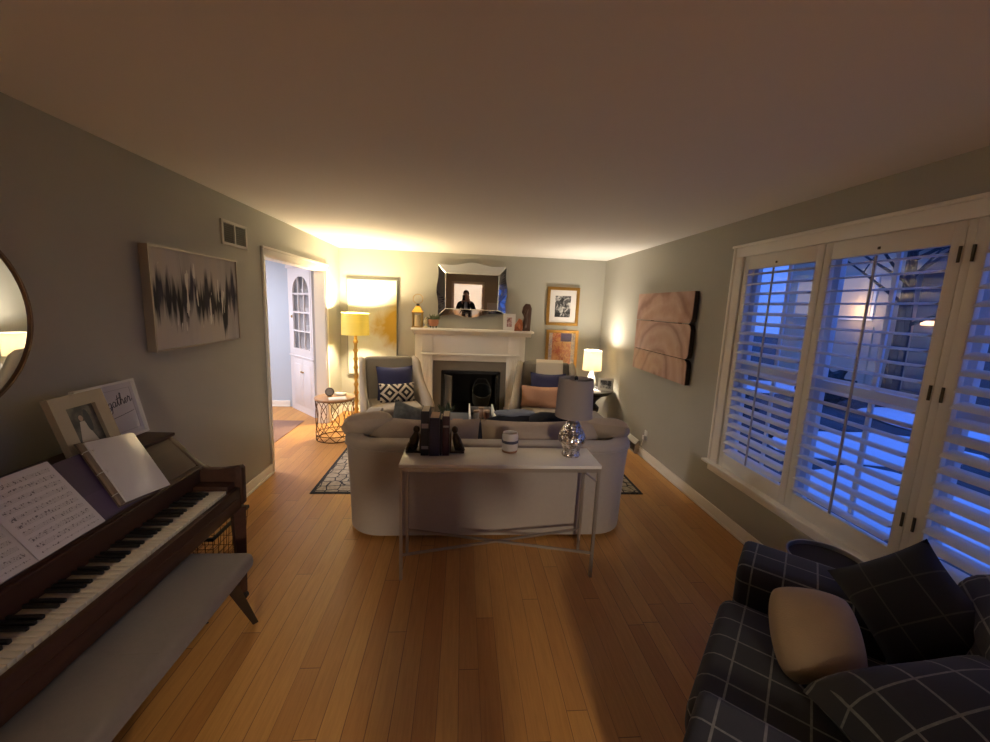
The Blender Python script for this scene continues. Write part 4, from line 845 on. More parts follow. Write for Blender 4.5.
put_pillow('black and white diamond patterned lumbar pillow on the left wing armchair', diamond_mat('black_white_diamonds', (0.60, 0.52, 0.40), (0.012, 0.010, 0.012), 0.205), on(LC, LR, Mrot((0.045, -0.03, 0.555), -16, 0, 0)), 0.45, 0.26, 0.13, 32, name='lumbar_pillow')
put_pillow('navy pillow on the right wing armchair behind the peach lumbar pillow', navy_m, on(RC, RR, Mrot((0.03, 0.095, 0.655), -14, 0, 0)), 0.46, 0.42, 0.15, 33)
put_pillow('peach lumbar pillow on the right wing armchair', peach_m, on(RC, RR, Mrot((-0.03, -0.04, 0.575), -20, 0, 2)), 0.56, 0.29, 0.14, 34, name='lumbar_pillow')
b = MB(); Mth = on(RC, RR, Matrix.Identity(4))
for q in ((-0.10, 0.21, 0.233, 0.248, 0.84, 1.03),):
    pts = [(0.165, 0.75), (0.20, 0.86), (0.245, 0.97), (0.28, 0.995), (0.345, 0.988), (0.42, 0.962), (0.405, 0.70)]
    off = [(y-0.014*(1 if i > 3 else 1), z) for i, (y, z) in enumerate(pts)]
    outer = [(0.150, 0.75), (0.185, 0.865), (0.23, 0.978), (0.28, 1.01), (0.35, 1.003), (0.436, 0.97), (0.42, 0.70)]
    b.prism(outer+pts[::-1], 'x', -0.13, 0.22)
b.bm.transform(Mth); o = b.build('throw_blanket', throw_m, smooth=True); tag(o, 'cream knit throw folded over the right wing armchair back', 'blanket'); at_base(o, on(RC, RR, Vector((0.04, 0.3, 0.8))))

# ------------------------------------------------------------------ floor lamp, drum table and its things
FL = (0.345, 5.74, 0)
fl = thing('floor_lamp', 'lit floor lamp with yellow drum shade on a bamboo style brass pole', 'lamp', FL)
pole_m = mat('gilded_bamboo', (0.50, 0.30, 0.07), 0.35, 0.5, var=0.25, scale=20)
MB().lathe([(0, 0), (0.13, 0), (0.13, 0.012), (0.11, 0.022), (0.04, 0.03), (0.02, 0.05), (0, 0.05)], n=40).build('lamp_base', brass_m, fl)
prof = [(0.0, 0.04)]; z = 0.04
for i in range(10):
    prof += [(0.032, z+0.001), (0.036, z+0.012), (0.024, z+0.035), (0.021, z+0.07), (0.025, z+0.105), (0.034, z+0.118)]; z += 0.12
prof += [(0.0, z)]
MB().lathe(prof, n=20).build('lamp_pole', pole_m, fl, ang=60)
shy = shade_mat('yellow_linen_shade', (0.84, 0.76, 0.27), transl=0.175)
MB().lathe([(0.186, 1.225), (0.178, 1.522), (0.176, 1.522), (0.184, 1.225)], n=64, cap=False).build('lamp_shade', shy, fl)
bulb_m = mat('glowing_bulb', (1, 0.9, 0.7), 0.3, emit=(1.0, 0.72, 0.36), es=25)
MB().blob((0, 0, 1.42), (0.03, 0.03, 0.045), 20, 14, 0).build('light_bulb', bulb_m, fl)
b = MB(); b.cyl((0, 0, 1.235), (0, 0, 1.38), 0.014, n=12)
for a in (0.4, 2.5, 4.6): b.tube([(0, 0, 1.25), (0.183*math.cos(a), 0.183*math.sin(a), 1.25)], 0.003, 6)
b.build('lamp_socket', brass_m, fl)
light('floor_lamp_light', 'POINT', (FL[0], FL[1], 1.43), LAMP_FLOOR, (1.0, 0.79, 0.47), 0.05)
ST = (0.282, 4.98, 0); r_ = 0.222
st = thing('wire_drum_table', 'round drum side table with bronze lattice wire sides by the doorway', 'side table', ST)
MB().lathe([(0, 0.500), (r_+0.008, 0.500), (r_+0.012, 0.506), (r_+0.012, 0.516), (r_+0.006, 0.521), (0, 0.521)], n=64).build('table_top', mat('honey_wood_top', (0.42, 0.24, 0.12), 0.3, var=0.2, scale=8), st)
for z in (0.006, 0.07, 0.495):
    MB().tube([(r_*math.cos(2*PI*i/64), r_*math.sin(2*PI*i/64), z) for i in range(64)], 0.0055, 8, True).build('wire_ring', bronze_m, st)
b = MB(); N = 10
for i in range(N):
    for sg_ in (-1, 1):
        b.tube([(r_*math.cos(a), r_*math.sin(a), z) for a, z in [(2*PI*(i+0.5)/N+sg_*(2*PI/N)*0.80*math.sin(PI*k/20), 0.07+0.425*k/20) for k in range(21)]], 0.0042, 6)
        a0, a1 = 2*PI*(i+0.5)/N, 2*PI*(i+0.5+sg_*0.5)/N
        b.tube([(r_*math.cos(a0+(a1-a0)*k/6), r_*math.sin(a0+(a1-a0)*k/6), 0.07-0.064*k/6) for k in range(7)], 0.0042, 6)
b.build('wire_lattice', bronze_m, st)
clk = thing('desk_clock', 'small round dark framed clock on the wire drum table', 'clock', (0.225, 4.97, 0.521))
Mc = frame_M((0, 0, 0.062), (0.45, -1, 0.1))
MB().lathe([(0, -0.02), (0.046, -0.02), (0.052, -0.012), (0.052, 0.012), (0.044, 0.018), (0.040, 0.008), (0, 0.008)], n=40, M=Mc @ Matrix.Rotation(R(90), 4, 'X')).build('clock_case', mat('dark_pewter', (0.10, 0.09, 0.085), 0.4, 0.5), clk)
MB().lathe([(0, 0.008), (0.039, 0.008), (0.039, 0.010), (0, 0.010)], n=32, M=Mc @ Matrix.Rotation(R(90), 4, 'X')).build('clock_dial', mat('grey_dial', (0.30, 0.28, 0.27), 0.4), clk)
b = MB(); b.box((0, 0.0, 0.006), (0.05, 0.035, 0.012), bev=0.003); b.build('clock_foot', brass_m, clk)
o = MB().box((0, 0, 0.004), (0.20, 0.14, 0.008), bev=0.002).build('magazine', paper_m); o.location = (0.345, 4.875, 0.521); o.rotation_euler = (0, 0, R(22)); tag(o, 'white magazine lying on the wire drum table', 'magazine')
o = MB().box((0, 0, 0.012), (0.13, 0.09, 0.024), bev=0.004).build('small_book', mat('white_book_cover', (0.74, 0.70, 0.58), 0.5)); o.location = (0.32, 5.09, 0.521); o.rotation_euler = (0, 0, R(-12)); tag(o, 'small white book at the back of the wire drum table', 'book')

# ------------------------------------------------------------------ pedestal table in the far right corner
PT = (3.665, 5.52, 0)
pt = thing('pedestal_table', 'dark round pedestal table in the corner under the lit table lamp', 'table', PT)
MB().lathe([(0, 0.555), (0.285, 0.555), (0.30, 0.562), (0.305, 0.574), (0.30, 0.585), (0.0, 0.585)], n=64).build('table_top', blackwood, pt)
MB().lathe([(0.25, 0.525), (0.27, 0.555), (0.0, 0.555)], n=48).build('apron', blackwood, pt)
MB().lathe([(0, 0.06), (0.20, 0.06), (0.19, 0.09), (0.10, 0.14), (0.075, 0.20), (0.12, 0.28), (0.125, 0.33), (0.07, 0.38), (0.085, 0.42), (0.17, 0.50), (0.20, 0.53), (0, 0.53)], n=40).build('pedestal', blackwood, pt, ang=50)
for a in (45, 135, 225, 315):
    MB().tube([(0.10*math.cos(R(a)), 0.10*math.sin(R(a)), 0.10), (0.20*math.cos(R(a)), 0.20*math.sin(R(a)), 0.055), (0.26*math.cos(R(a)), 0.26*math.sin(R(a)), 0.022)], 0.025, 10, radii=[0.035, 0.028, 0.022]).build('foot', blackwood, pt)
TT = 0.586
tl = thing('table_lamp', 'lit white table lamp with cream shade in the far right corner', 'lamp', (3.665, 5.57, TT))
wg_m = mat('white_pebbled_glass', (0.78, 0.74, 0.66), 0.2, bump=0.6, bscale=40)
MB().lathe([(0, 0), (0.05, 0), (0.052, 0.01), (0.046, 0.025), (0.060, 0.06), (0.068, 0.095), (0.060, 0.14), (0.036, 0.20), (0.020, 0.245), (0, 0.248)], n=40).build('lamp_base', wg_m, tl, ang=60)
MB().cyl((0, 0, 0.24), (0, 0, 0.40), 0.012, n=12).build('lamp_socket', steel_m, tl)
shw = shade_mat('cream_linen_shade', (0.86, 0.79, 0.63), transl=0.40)
MB().lathe([(0.132, 0.262), (0.122, 0.545), (0.120, 0.545), (0.130, 0.262)], n=56, cap=False).build('lamp_shade', shw, tl)
MB().blob((0, 0, 0.44), (0.028, 0.028, 0.04), 20, 14, 0).build('light_bulb', bulb_m, tl)
light('table_lamp_light', 'POINT', (3.665, 5.57, TT+0.435), LAMP_TABLE, (1.0, 0.88, 0.72), 0.10)
picture('photo_frame', 'white photo frame on the corner pedestal table', 'photo frame', (3.825, 5.40, TT+0.092), (-0.35, -1, 0.16), 0.21, 0.17, 0.03, 0.014, wf_m, 0.0, photo_mat('grey_photo', 'bw', 0.3, 0.3))
for (x, y, z, s, rz, lab) in ((3.60, 5.34, TT, (0.22, 0.15, 0.016), 8, 'larger white paper booklet on the corner pedestal table'), (3.57, 5.35, TT+0.0165, (0.16, 0.11, 0.010), 18, 'smaller booklet on top of the larger white one')):
    o = MB().box((0, 0, s[2]/2), s, bev=0.002).build('booklet', paper_m); o.location = (x, y, z); o.rotation_euler = (0, 0, R(rz)); tag(o, lab, 'booklet')
o = MB().lathe([(0, 0), (0.032, 0), (0.038, 0.04), (0.036, 0.04), (0.03, 0.006), (0, 0.006)], (0, 0, 0), 28).build('glass_votive', mat('votive_glass', (0.75, 0.74, 0.72), 0.08, trans=0.7)); o.location = (3.735, 5.48, TT); tag(o, 'small glass votive beside the lit white lamp base', 'candle holder')

# ------------------------------------------------------------------ coffee table and what stands on it
ct = thing('coffee_table', 'dark coffee table with slate top between sofa and armchairs', 'coffee table', (1.93, 4.38, 0.008))
MB().bx(-0.46, 0.46, -0.36, 0.36, 0.375, 0.41, 0.006).build('table_top', mat('blue_slate_top', (0.09, 0.10, 0.125), 0.3, var=0.2, scale=5), ct)
b = MB(); b.bx(-0.42, 0.42, -0.32, -0.30, 0.31, 0.375); b.bx(-0.42, 0.42, 0.30, 0.32, 0.31, 0.375); b.bx(-0.42, -0.40, -0.32, 0.32, 0.31, 0.375); b.bx(0.40, 0.42, -0.32, 0.32, 0.31, 0.375); b.build('apron', blackwood, ct)
for sx in (-1, 1):
    for sy in (-1, 1): MB().bx(sx*0.41-0.025, sx*0.41+0.025, sy*0.31-0.025, sy*0.31+0.025, 0, 0.375, 0.004).build('leg', blackwood, ct)
TZ = 0.419
tray = thing('serving_tray', 'white high-sided tray on the coffee table', 'tray', (2.055, 4.40, TZ))
b = MB(); b.bx(-0.14, 0.14, -0.27, 0.27, 0, 0.012); b.build('tray_bottom', blackwood, tray, smooth=False)
for x in (-0.14, 0.128): MB().bx(x, x+0.014, -0.28, 0.28, 0, 0.125, 0.003).build('tray_side', white_m, tray)
for y in (-0.28, 0.266): MB().bx(-0.127, 0.127, y, y+0.014, 0, 0.05 if y < 0 else 0.09, 0.003).build('tray_end', mat('tray_end_grey', (0.28, 0.26, 0.25), 0.5), tray)
for (x, y, h, col, lab) in ((-0.06, 0.02, 0.10, (0.55, 0.50, 0.46), 'pale jar at the left of the white tray'), (0.0, 0.10, 0.115, (0.60, 0.45, 0.38), 'rosy jar at the far end of the white tray'), (0.06, 0.03, 0.10, (0.16, 0.05, 0.03), 'dark red jar at the right of the white tray')):
    t = thing('candle_jar', lab, 'candle', (2.055+x, 4.40+y, TZ+0.0125), 0, 'jars standing in the white tray')
    MB().lathe([(0, 0), (0.03, 0), (0.032, 0.01), (0.032, h-0.02), (0.0, h-0.02)], n=24).build('jar_body', mat('jar_glaze', col, 0.4), t); MB().lathe([(0, h-0.02), (0.033, h-0.02), (0.033, h), (0, h)], n=24).build('jar_lid', mat('jar_lid_wood', (0.3, 0.2, 0.13), 0.5), t)
pp = thing('potted_plant', 'small green plant in a pale pot at the left of the coffee table', 'plant', (1.655, 4.42, TZ))
MB().lathe([(0, 0), (0.04, 0), (0.055, 0.09), (0.049, 0.09), (0.045, 0.075), (0, 0.075)], n=28).build('pot', mat('pale_grey_pot', (0.42, 0.38, 0.34), 0.6), pp)
b = MB(); rnd = random.Random(11)
for i in range(40):
    a = rnd.uniform(0, 2*PI); el = rnd.uniform(0.3, 1.5); L = rnd.uniform(0.06, 0.13); d_ = Vector((math.cos(a)*math.cos(el), math.sin(a)*math.cos(el), math.sin(el))); p = Vector((0.02*math.cos(a), 0.02*math.sin(a), 0.07))
    b.tube([p, p+d_*L*0.6, p+d_*L], 0.01, 5, radii=[0.004, 0.013, 0.002])
b.build('leaf', mat('deep_green_leaf', (0.03, 0.05, 0.02), 0.6, var=0.3, scale=20), pp)
o = MB().box((0, 0, 0.03), (0.11, 0.08, 0.06), bev=0.004).build('keepsake_box', mat('peach_box_wood', (0.45, 0.24, 0.15), 0.5)); o.location = (1.79, 4.21, TZ); tag(o, 'small peach box on the near left of the coffee table', 'box')

# ------------------------------------------------------------------ upright piano on the left
PY0, PY1 = 0.72, 2.205
pn = thing('upright_piano', 'dark walnut upright piano along the left wall with music on its desk', 'piano', (0.30, (PY0+PY1)/2, 0))
b = MB(); b.bx(0.03, 0.285, PY0+0.04, PY1-0.04, 0.05, 0.60); b.bx(0.03, 0.275, PY0+0.04, PY1-0.04, 0.6, 0.944); b.build('case', darkwood, pn, True, smooth=False)
b = MB(); b.bx(0.285, 0.292, PY0+0.10, PY1-0.10, 0.12, 0.50, 0.003); b.build('knee_panel', darkwood, pn, True)
MB().bx(0.025, 0.30, PY0-0.006, PY1+0.006, 0.945, 0.963, 0.005).build('lid', darkwood, pn, True)
side = [(0.03, 0.0), (0.30, 0.0), (0.30, 0.54), (0.60, 0.54), (0.615, 0.565), (0.648, 0.575), (0.652, 0.775), (0.640, 0.79), (0.60, 0.782), (0.53, 0.772), (0.48, 0.773), (0.444, 0.785), (0.40, 0.82), (0.355, 0.872), (0.315, 0.918), (0.29, 0.936), (0.27, 0.944), (0.03, 0.944)]
for y0, y1 in ((PY0, PY0+0.042), (PY1-0.042, PY1)):
    b = MB(); b.prism(side, 'y', y0, y1, 0.005, 2); b.build('side_panel', darkwood, pn, True)
b = MB(); b.bx(0.285, 0.615, PY0+0.042, PY1-0.042, 0.555, 0.655, 0.003); b.bx(0.612, 0.640, PY0+0.042, PY1-0.042, 0.555, 0.676, 0.006); b.bx(0.638, 0.644, PY0+0.06, PY1-0.06, 0.575, 0.625, 0.003); b.build('keybed', darkwood, pn, True)
KY0, KY1 = 0.868, 2.093
for y0, y1 in ((PY0+0.042, KY0-0.002), (KY1+0.002, PY1-0.042)): MB().bx(0.44, 0.611, y0, y1, 0.655, 0.705, 0.004).build('cheek_block', darkwood, pn, True)
kw = (KY1-KY0)/52; wk = None
k0 = MB().bx(0.44, 0.606, -kw/2+0.0006, kw/2-0.0006, 0.657, 0.684, 0.0015).build('white_key', ivory_m, None); k0.parent = pn
base = Vector((-0.30, -(PY0+PY1)/2, 0))
for i in range(52):
    o = k0 if i == 0 else k0.copy()
    if i: C.objects.link(o)
    o.location = base+Vector((0, KY0+kw*(i+0.5), 0))
b0 = MB().bx(0.44, 0.545, -0.0055, 0.0055, 0.684, 0.697, 0.002).build('black_key', ebony_m, None); b0.parent = pn; nb = 0
for i in range(51):
    if (i % 7) in (0, 2, 3, 5, 6):
        o = b0 if nb == 0 else b0.copy()
        if nb: C.objects.link(o)
        o.location = base+Vector((0, KY0+kw*(i+1), 0)); nb += 1
b = MB(); b.bx(0.405, 0.44, PY0+0.043, PY1-0.043, 0.655, 0.785, 0.004); b.bx(0.395, 0.462, PY0+0.043, PY1-0.043, 0.782, 0.796, 0.005); b.build('fallboard', darkwood, pn, True)
b = MB(); b.prism([(0.410, 0.79), (0.425, 0.797), (0.29, 0.948), (0.275, 0.94)], 'y', PY0+0.043, PY1-0.043); b.bx(0.27, 0.41, PY0+0.043, PY1-0.043, 0.70, 0.79); b.build('music_desk', darkwood, pn, True, smooth=False)
b = MB(); b.bx(0.418, 0.452, PY0+0.10, PY1-0.35, 0.795, 0.801, 0.002); b.bx(0.446, 0.452, PY0+0.10, PY1-0.35, 0.795, 0.808, 0.002); b.build('book_ledge', darkwood, pn, True)
for y in (PY0+0.035, PY1-0.035):
    o = MB().tube([(0.615, y, 0.56), (0.615, y, 0.09), (0.618, y, 0.045)], 0.03, 4, radii=[0.044, 0.026, 0.022]).build('leg', darkwood, pn, True, smooth=False)
    MB().cyl((0.62, y-0.009, 0.022), (0.62, y+0.009, 0.022), 0.022, n=20).build('caster', black_m, o, True)
desk_n = Vector((0.803, 0, 0.596))
def sheet_mat(name, w, h, seed):
    m, n, l, p = nmat(name); v, x, y, z, tc = obj_xyz(n, l)
    f = math_n(n, l, 'FRACT', math_n(n, l, 'MULTIPLY', math_n(n, l, 'ADD', z, 1.0), 1/0.0285)); inst = math_n(n, l, 'LESS_THAN', f, 0.55)
    ln = math_n(n, l, 'LESS_THAN', math_n(n, l, 'FRACT', math_n(n, l, 'MULTIPLY', f, 9.1)), 0.28)
    v2 = obj_xyz(n, l, (1, 1, 0.6), (seed, 0, 0))[0]; nt = math_n(n, l, 'GREATER_THAN', noise(n, l, v2, 190, 2), 0.60)
    mg = math_n(n, l, 'MULTIPLY', math_n(n, l, 'LESS_THAN', math_n(n, l, 'ABSOLUTE', x), w*0.43), math_n(n, l, 'LESS_THAN', math_n(n, l, 'ABSOLUTE', z), h*0.45))
    fac = math_n(n, l, 'MULTIPLY', math_n(n, l, 'MULTIPLY', math_n(n, l, 'MAXIMUM', math_n(n, l, 'MULTIPLY', ln, 0.55), nt), inst), mg)
    l.new(mixc(n, l, fac, (0.66, 0.63, 0.66), (0.16, 0.15, 0.17)), p.inputs['Base Color']); p.inputs['Roughness'].default_value = 0.7; return m
def leaning(name, label, cat, y, w_, h, spin=0.0, off=0.004, zb=0.802, xb=0.436, turn=0.0):
    c = Vector((xb, y, zb))+Vector((-0.596, 0, 0.803))*(h/2)+desk_n*off
    M = frame_M(c, desk_n, (0, 0, 1), spin) @ Matrix.Rotation(turn, 4, 'Z')
    t = bpy.data.objects.new(name, None); C.objects.link(t); t.location = M.translation; t.rotation_mode = 'QUATERNION'; t.rotation_quaternion = M.to_quaternion(); t.empty_display_size = 0.05
    ROOTM[t.name] = M; return tag(t, label, cat)
t = leaning('purple_folder', 'dark purple folder standing behind the sheet music and binder on the piano', 'folder', 1.60, 0.46, 0.285, 0, 0.003)
MB().box((0, 0, 0), (0.46, 0.004, 0.285), bev=0.001).build('folder_cover', mat('purple_card', (0.055, 0.030, 0.085), 0.5, var=0.2, scale=8), t)
MB().box((0, -0.0022, -0.08), (0.45, 0.0015, 0.11)).build('folder_pocket', mat('purple_pocket', (0.07, 0.04, 0.105), 0.45), t, smooth=False)
t = leaning('sheet_music_book', 'open white sheet music book at the left of the piano desk', 'music book', 1.325, 0.5, 0.30, 0, 0.012)
def page(x0, x1, bow, name, m):
    b = MB(); n_ = 10; vsf = []
    for i in range(n_+1):
        u = i/n_; x = x0+(x1-x0)*u; yy = -0.004-bow*math.sin(PI*min(1, u*1.05))*(1-0.4*u); vsf.append((x, yy))
    for zz in (): pass
    F = [[b.bm.verts.new((x, y, z)) for x, y in vsf] for z in (-0.15, 0.15)]; B = [[b.bm.verts.new((x, 0.004, z)) for x, y in vsf] for z in (-0.15, 0.15)]
    for i in range(n_):
        b.bm.faces.new((F[0][i], F[0][i+1], F[1][i+1], F[1][i])); b.bm.faces.new((B[0][i], B[1][i], B[1][i+1], B[0][i+1]))
        b.bm.faces.new((F[0][i], B[0][i], B[0][i+1], F[0][i+1])); b.bm.faces.new((F[1][i], F[1][i+1], B[1][i+1], B[1][i]))
    for i in (0, n_): b.bm.faces.new((F[0][i], F[1][i], B[1][i], B[0][i]))
    o = b.build(name, m, t); o.data.transform(Matrix.Translation((-(x0+x1)/2, 0, 0))); o.location = ((x0+x1)/2, 0, 0)
page(0.002, 0.252, 0.012, 'music_page', sheet_mat('printed_music_right', 0.25, 0.30, 1.0)); page(-0.002, -0.252, 0.03, 'music_page', sheet_mat('printed_music_left', 0.25, 0.30, 5.0))
MB().box((0, 0.0055, 0), (0.512, 0.003, 0.306)).build('book_cover', mat('grey_cover', (0.3, 0.3, 0.32), 0.6), t, smooth=False)
t = leaning('ring_binder', 'open ring binder with a glossy plastic sleeve at the right of the piano desk', 'binder', 1.81, 0.24, 0.305, R(9), 0.014)
sl_m = mat('glossy_sleeve', (0.62, 0.60, 0.60), 0.16, bump=0.55, bscale=16, coat=0.6, stretch=(1, 1, 0.5))
MB().box((0.012, -0.006, 0), (0.225, 0.012, 0.30), bev=0.002).build('plastic_sleeve', sl_m, t)
MB().box((0, 0.004, 0), (0.255, 0.004, 0.315), bev=0.001).build('binder_cover', mat('brown_binder_cover', (0.10, 0.065, 0.05), 0.5), t)
MB().box((-0.112, -0.002, 0), (0.022, 0.010, 0.305), bev=0.003).build('binder_spine', mat('tan_binder_spine', (0.22, 0.16, 0.11), 0.45), t)
for z in (-0.105, 0.0, 0.105):
    MB().tube([(-0.112+0.018*math.cos(a), -0.010+0.016*math.sin(a), z) for a in [2*PI*i/16 for i in range(16)]], 0.002, 6, True).build('ring', steel_m, t)
# framed things on the lid
def bride_mat():
    m, n, l, p = nmat('wedding_photo'); v, x, y, z, tc = obj_xyz(n, l)
    def ell(cx, cz, rx, rz):
        a = math_n(n, l, 'POWER', math_n(n, l, 'MULTIPLY_ADD', x, 1/rx, -cx/rx), 2.0); c = math_n(n, l, 'POWER', math_n(n, l, 'MULTIPLY_ADD', z, 1/rz, -cz/rz), 2.0)
        return math_n(n, l, 'LESS_THAN', math_n(n, l, 'ADD', a, c), 1.0)
    q = ramp(n, l, noise(n, l, v, 18, 4), [(0.4, (0.035, 0.03, 0.025)), (0.65, (0.15, 0.13, 0.10))])
    lim = math_n(n, l, 'LESS_THAN', math_n(n, l, 'ABSOLUTE', math_n(n, l, 'ADD', x, 0.006)), math_n(n, l, 'MULTIPLY_ADD', z, -0.30, 0.017))
    inn = math_n(n, l, 'MULTIPLY', lim, math_n(n, l, 'MULTIPLY', math_n(n, l, 'LESS_THAN', z, 0.022), math_n(n, l, 'GREATER_THAN', z, -0.075)))
    q = mixc(n, l, inn, q, (0.52, 0.46, 0.38)); q = mixc(n, l, ell(-0.006, 0.036, 0.010, 0.013), q, (0.40, 0.27, 0.20)); q = mixc(n, l, ell(0.022, 0.02, 0.014, 0.05), q, (0.02, 0.02, 0.025))
    l.new(q, p.inputs['Base Color']); p.inputs['Roughness'].default_value = 0.3; return m
picture('photo_frame', 'wide beige wedding photo frame standing on the piano lid', 'photo frame', (0.185, 1.83, 1.110), (1, 0.0, 0.30), 0.245, 0.285, 0.055, 0.028, mat('champagne_wood_frame', (0.36, 0.30, 0.23), 0.4, 0.3), 0.0, bride_mat())
sg = picture('lettered_sign', 'white framed sign lettered gather at the right end of the piano lid', 'sign', (0.125, 2.045, 1.107), (1, 0.0, 0.20), 0.33, 0.285, 0.010, 0.022, wf_m, 0.0, mat('sign_card', (0.62, 0.60, 0.62), 0.6))
ink = mat('black_ink', (0.035, 0.035, 0.045), 0.6)
def stroke(pts, r=0.0035): return [(x, -0.0105, z) for x, z in pts]
G = {  # brush script strokes, unit x-height 1
 'g': [[(0.85, 0.9), (0.5, 1.0), (0.15, 0.75), (0.12, 0.3), (0.4, 0.02), (0.75, 0.3), (0.85, 0.9), (0.82, -0.2), (0.6, -0.95), (0.2, -1.0), (0.05, -0.7), (0.5, -0.25), (1.1, 0.2)]],
 'a': [[(0.85, 0.85), (0.5, 1.0), (0.15, 0.7), (0.15, 0.2), (0.45, 0.0), (0.8, 0.35), (0.88, 0.95), (0.85, 0.2), (1.0, 0.0), (1.25, 0.25)]],
 't': [[(0.0, 0.3), (0.4, 1.2), (0.5, 2.0), (0.4, 1.2), (0.35, 0.25), (0.55, 0.0), (0.85, 0.3)], [(0.0, 1.25), (0.4, 1.3), (1.0, 1.45)]],
 'h': [[(0.0, 0.3), (0.5, 1.4), (0.6, 2.2), (0.4, 2.2), (0.25, 1.0), (0.2, 0.0), (0.35, 0.7), (0.65, 1.0), (0.85, 0.7), (0.85, 0.15), (1.0, 0.0), (1.2, 0.3)]],
 'e': [[(0.0, 0.3), (0.5, 0.5), (0.65, 0.8), (0.45, 1.0), (0.2, 0.7), (0.2, 0.2), (0.45, 0.0), (0.9, 0.35)]],
 'r': [[(0.0, 0.35), (0.25, 1.05), (0.35, 1.15), (0.4, 0.9), (0.7, 0.95), (0.6, 0.3), (0.75, 0.0), (1.15, 0.4)]]}
b = MB(); x = -0.012; sx, sz = 0.0225, 0.025
for ch, adv in (('g', 1.1), ('a', 1.2), ('t', 0.85), ('h', 1.15), ('e', 0.9), ('r', 1.0)):
    for st_ in G[ch]:
        P = [Vector((x+u*sx, -0.0105, 0.022+w_*sz+0.10*(x+u*sx))) for u, w_ in st_]; sm = []
        for i in range(len(P)-1):
            p0, p1, p2, p3 = P[max(0, i-1)], P[i], P[i+1], P[min(len(P)-1, i+2)]
            for k in range(5):
                t_ = k/5; sm.append(0.5*((2*p1)+(p2-p0)*t_+(2*p0-5*p1+4*p2-p3)*t_*t_+(3*p1-p0-3*p2+p3)*t_**3))
        sm.append(P[-1]); b.tube(sm, 0.002, 6)
    x += adv*sx
b.tube([(-0.012, -0.0105, -0.03), (0.05, -0.0105, -0.024), (0.125, -0.0105, -0.014)], 0.0013, 6)
for v in b.bm.verts: v.co.y = -0.0098+(v.co.y+0.0105)*0.35
b.build('lettering', ink, sg)
b = MB()
for s in ((0, 0.105, 0.27, 0.0015), (0, -0.105, 0.27, 0.0015), (0.135, 0, 0.0015, 0.21), (-0.135, 0, 0.0015, 0.21)): b.box((s[0], -0.0095, s[1]), (s[2], 0.0008, s[3]))
b.build('border_line', mat('grey_line', (0.32, 0.31, 0.33), 0.6), sg, smooth=False)
# bench and wire basket
bn = thing('piano_bench', 'long grey upholstered bench on splayed dark legs, pushed under the piano', 'bench', (0.64, 1.30, 0))
MB().box((0.64, 1.305, 0.43), (0.39, 1.19, 0.085), bev=0.035, seg=4).build('bench_cushion', bench_m, bn, True)
MB().bx(0.49, 0.80, 0.78, 1.83, 0.365, 0.395, 0.004).build('bench_frame', blackwood, bn, True)
MB().bx(0.475, 0.805, 1.302, 1.308, 0.40, 0.4731, 0.0003).build('cushion_seam', bench_m, bn, True)
for sx in (-1, 1):
    for sy, yb in ((-1, 0.80), (1, 1.80)):
        MB().tube([(0.64+sx*0.12, yb, 0.375), (0.64+sx*0.125, yb+sy*0.19, 0.0)], 0.02, 4, radii=[0.036, 0.018]).build('leg', blackwood, bn, True, smooth=False)
bk = thing('wire_basket', 'dark wire basket on the floor between the piano and the left wall', 'basket', (0.22, 2.52, 0))
b = MB(); w2, d2, hh = 0.16, 0.20, 0.27
def rect(z, f): return [(-w2*f, -d2*f, z), (w2*f, -d2*f, z), (w2*f, d2*f, z), (-w2*f, d2*f, z)]
for q in (rect(hh, 1.0),):
    for i in range(4): b.box(tuple((Vector(q[i])+Vector(q[(i+1) % 4]))/2), tuple(abs(a) + 0.012 if j < 2 else 0.02 for j, a in enumerate(Vector(q[(i+1) % 4])-Vector(q[i]))))
b.build('basket_rim', black_m, bk, smooth=False)
b = MB()
for z, f in ((0.004, 0.85), (0.07, 0.89), (0.135, 0.92), (0.2, 0.96)): b.tube(rect(z, f), 0.002, 5, True)
for u in [i/7*2-1 for i in range(8)]:
    for s in (-1, 1):
        b.cyl((u*w2*0.85, s*d2*0.85, 0.004), (u*w2, s*d2, hh), 0.0018, n=5); b.cyl((s*w2*0.85, u*d2*0.85, 0.004), (s*w2, u*d2, hh), 0.0018, n=5)
    b.cyl((u*w2*0.85, -d2*0.85, 0.004), (u*w2*0.85, d2*0.85, 0.004), 0.0018, n=5)
b.build('wire_mesh', bronze_m, bk)

# ------------------------------------------------------------------ plaid armchair under the window
PO = (3.167, 0.991, 0.0); PR = R(-132.5)
pc = thing('plaid_armchair', 'charcoal windowpane plaid armchair in the near right corner under the window', 'armchair', PO, PR)
for sx in (-1, 1):
    for y in (-0.34, 0.30): MB().cyl((sx*0.50, y, 0), (sx*0.50, y, 0.10), 0.022, 0.03, 10).build('leg', blackwood, pc)
MB().bx(-0.42, 0.42, -0.40, 0.36, 0.09, 0.31, 0.02).build('seat_base', plaid_m, pc)
b = MB(); b.box((0, -0.14, 0.365), (0.70, 0.72, 0.17), bev=0.06, seg=4); b.build('seat_cushion', plaid_m, pc)
for sx in (-1, 1):
    b = MB(); ar = arc(0.525*sx+0.085, 0.52, 0.075, -20, 90, 6)+arc(0.525*sx-0.085, 0.52, 0.075, 90, 200, 6)
    poly = [(0.525*sx+dx, z) for dx, z in [(-0.14, 0.09), (0.14, 0.09)]]+[(x, z) for x, z in ar]
    b.prism(poly, 'y', -0.46, 0.36, 0.03, 3); b.build('armrest', plaid_m, pc)
b = MB(); b.prism(arc(0, 0.0, 0.11, 0, 360, 20)[:-1], 'x', -0.58, 0.58, 0.05, 3); b.bm.transform(Matrix.Translation((0, 0.33, 0.70)))
